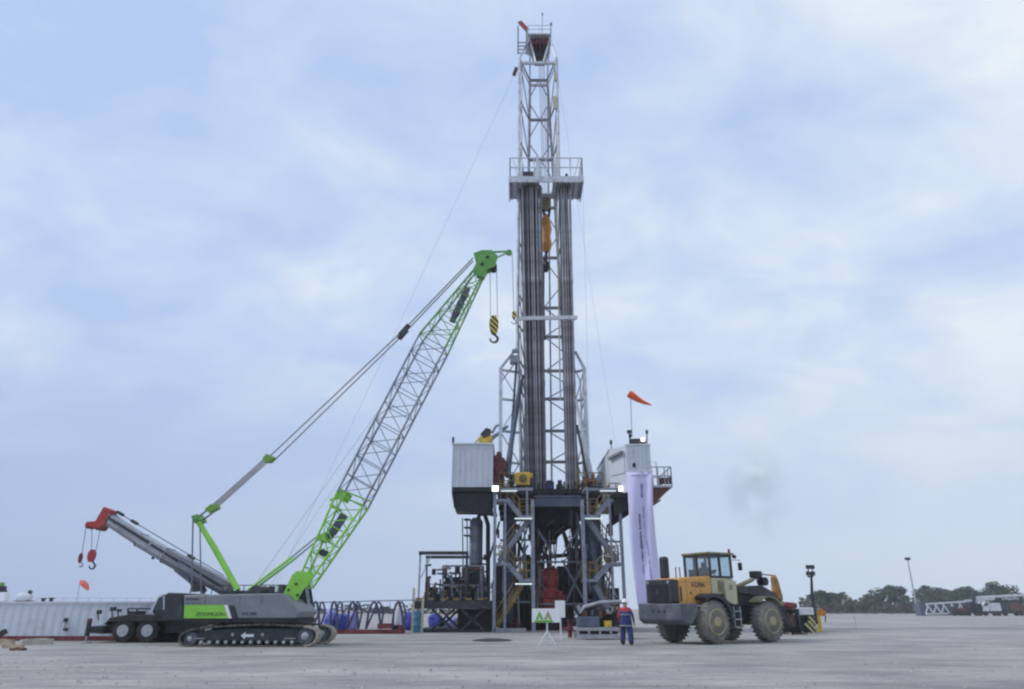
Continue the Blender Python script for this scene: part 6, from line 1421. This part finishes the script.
# low scrub that closes the horizon, one mass
sb = MB(); rs = random.Random(9)
for k in range(9000):
    u = rs.uniform(800, 1100); Y = rs.uniform(255, 275); hh = 4.6+1.2*math.sin(u*.11)+.8*math.sin(u*.37+1)+.5*math.sin(u*1.3)
    p = Vector((X0(u, Y), Y, rs.random()**1.3*hh)); a, b = frame_of(Vector((rs.gauss(0, 1), rs.gauss(0, 1), rs.gauss(0, 1)))); s_ = rs.uniform(.3, .8)
    sb.cur = rs.choice((0, 1)); sb.add([p-a*s_, p-b*s_*.7, p+a*s_, p+b*s_*.6], [(0, 1, 2, 3)])
for k in range(2600):
    u = rs.uniform(-80, 500); Y = rs.uniform(225, 240); hh = 2.2+1.0*math.sin(u*.11)
    p = Vector((X0(u, Y), Y, rs.random()**1.3*hh)); a, b = frame_of(Vector((rs.gauss(0, 1), rs.gauss(0, 1), rs.gauss(0, 1)))); s_ = rs.uniform(.3, .8)
    sb.cur = rs.choice((0, 1)); sb.add([p-a*s_, p-b*s_*.7, p+a*s_, p+b*s_*.6], [(0, 1, 2, 3)])
tag(sb.build('scrub', [LEAF[1], LEAF[3]]), 'low grey-green and brown scrub along the horizon', 'scrub', kind='stuff')

# ================================================================== guy wires
for (a, b, r_, lab) in (((515.5, 72, 53.1), G(255, 629), .010, 'thin guy wire running from the mast top down to the left'), ((558.5, 80, 53), P(590, 250, 56), .008, 'thin wire sloping from the upper mast down past the racking platform'), ((583, 190, 51.3), P(590, 462, 51.6), .009, 'thin upright wire at the right of the pipe bundles')):
    A = P(*a); B = b; m_ = (A+B)/2; m_.z -= .35
    if r_ == .008: B = Vector((B.x+6, 75, 0)); m_ = (A+B)/2
    tag(MB().tube([A, m_, B], r_, 5).build('guy_wire', 'wiref'), lab, 'wire', 'wires around the mast')

# ================================================================== smoke and haze
def volume(name, dens, color, noisy=False):
    m = bpy.data.materials.new(name); m.use_nodes = True; t = m.node_tree; t.nodes.remove(t.nodes['Principled BSDF']); o = t.nodes['Material Output']
    v = t.nodes.new('ShaderNodeVolumePrincipled'); v.inputs['Color'].default_value = (*color, 1); v.inputs['Density'].default_value = dens; t.links.new(v.outputs[0], o.inputs['Volume'])
    if noisy:
        tcn = t.nodes.new('ShaderNodeTexCoord'); nn = t.nodes.new('ShaderNodeTexNoise'); nn.inputs['Scale'].default_value = .55; nn.inputs['Detail'].default_value = 3; nn.inputs['Distortion'].default_value = .6
        t.links.new(tcn.outputs['Object'], nn.inputs['Vector']); r = t.nodes.new('ShaderNodeMapRange'); r.inputs[1].default_value = .42; r.inputs[2].default_value = .8; r.inputs[3].default_value = 0; r.inputs[4].default_value = dens
        t.links.new(nn.outputs[0], r.inputs[0])
        ln = t.nodes.new('ShaderNodeVectorMath'); ln.operation = 'LENGTH'; mpn = t.nodes.new('ShaderNodeMapping'); mpn.inputs['Location'].default_value = (0, 0, -1.0); mpn.inputs['Scale'].default_value = (1/2.1, 1/1.2, 1/3.3); mpn.inputs['Location'].default_value = (0, 0, -1.0)
        t.links.new(tcn.outputs['Object'], mpn.inputs[0]); t.links.new(mpn.outputs[0], ln.inputs[0]); r2 = t.nodes.new('ShaderNodeMapRange'); r2.inputs[1].default_value = .1; r2.inputs[2].default_value = 1; r2.inputs[3].default_value = 1; r2.inputs[4].default_value = 0; t.links.new(ln.outputs['Value'], r2.inputs[0])
        ml = t.nodes.new('ShaderNodeMath'); ml.operation = 'MULTIPLY'; t.links.new(r.outputs[0], ml.inputs[0]); t.links.new(r2.outputs[0], ml.inputs[1]); t.links.new(ml.outputs[0], v.inputs['Density'])
    return m
c = P(757, 492, 40); mb = MB(); prof = [(3.4*(1-math.cos(math.pi*k/8)), 2.2*math.sin(math.pi*k/8)+.01) for k in range(9)]
mb.lathe((c.x, 40, c.z-3.4), (0, 0, 1), prof, 16)
for v_ in mb.v: v_.x += (v_.z-c.z)*-.15
o = mb.build('smoke', volume('smoke_volume', .6, (.3, .3, .34), True)); tag(o, 'faint grey wisp of exhaust smoke drifting above the loader', 'smoke', kind='stuff')
HAZE = .0006
if HAZE:
    mb = MB(); mb.box((-450, -15, -1), (520, 300, 62)); o = mb.build('haze', volume('haze_volume', HAZE, (.86, .91, 1.0))); tag(o, 'pale blue haze over the whole site', 'haze', kind='stuff')
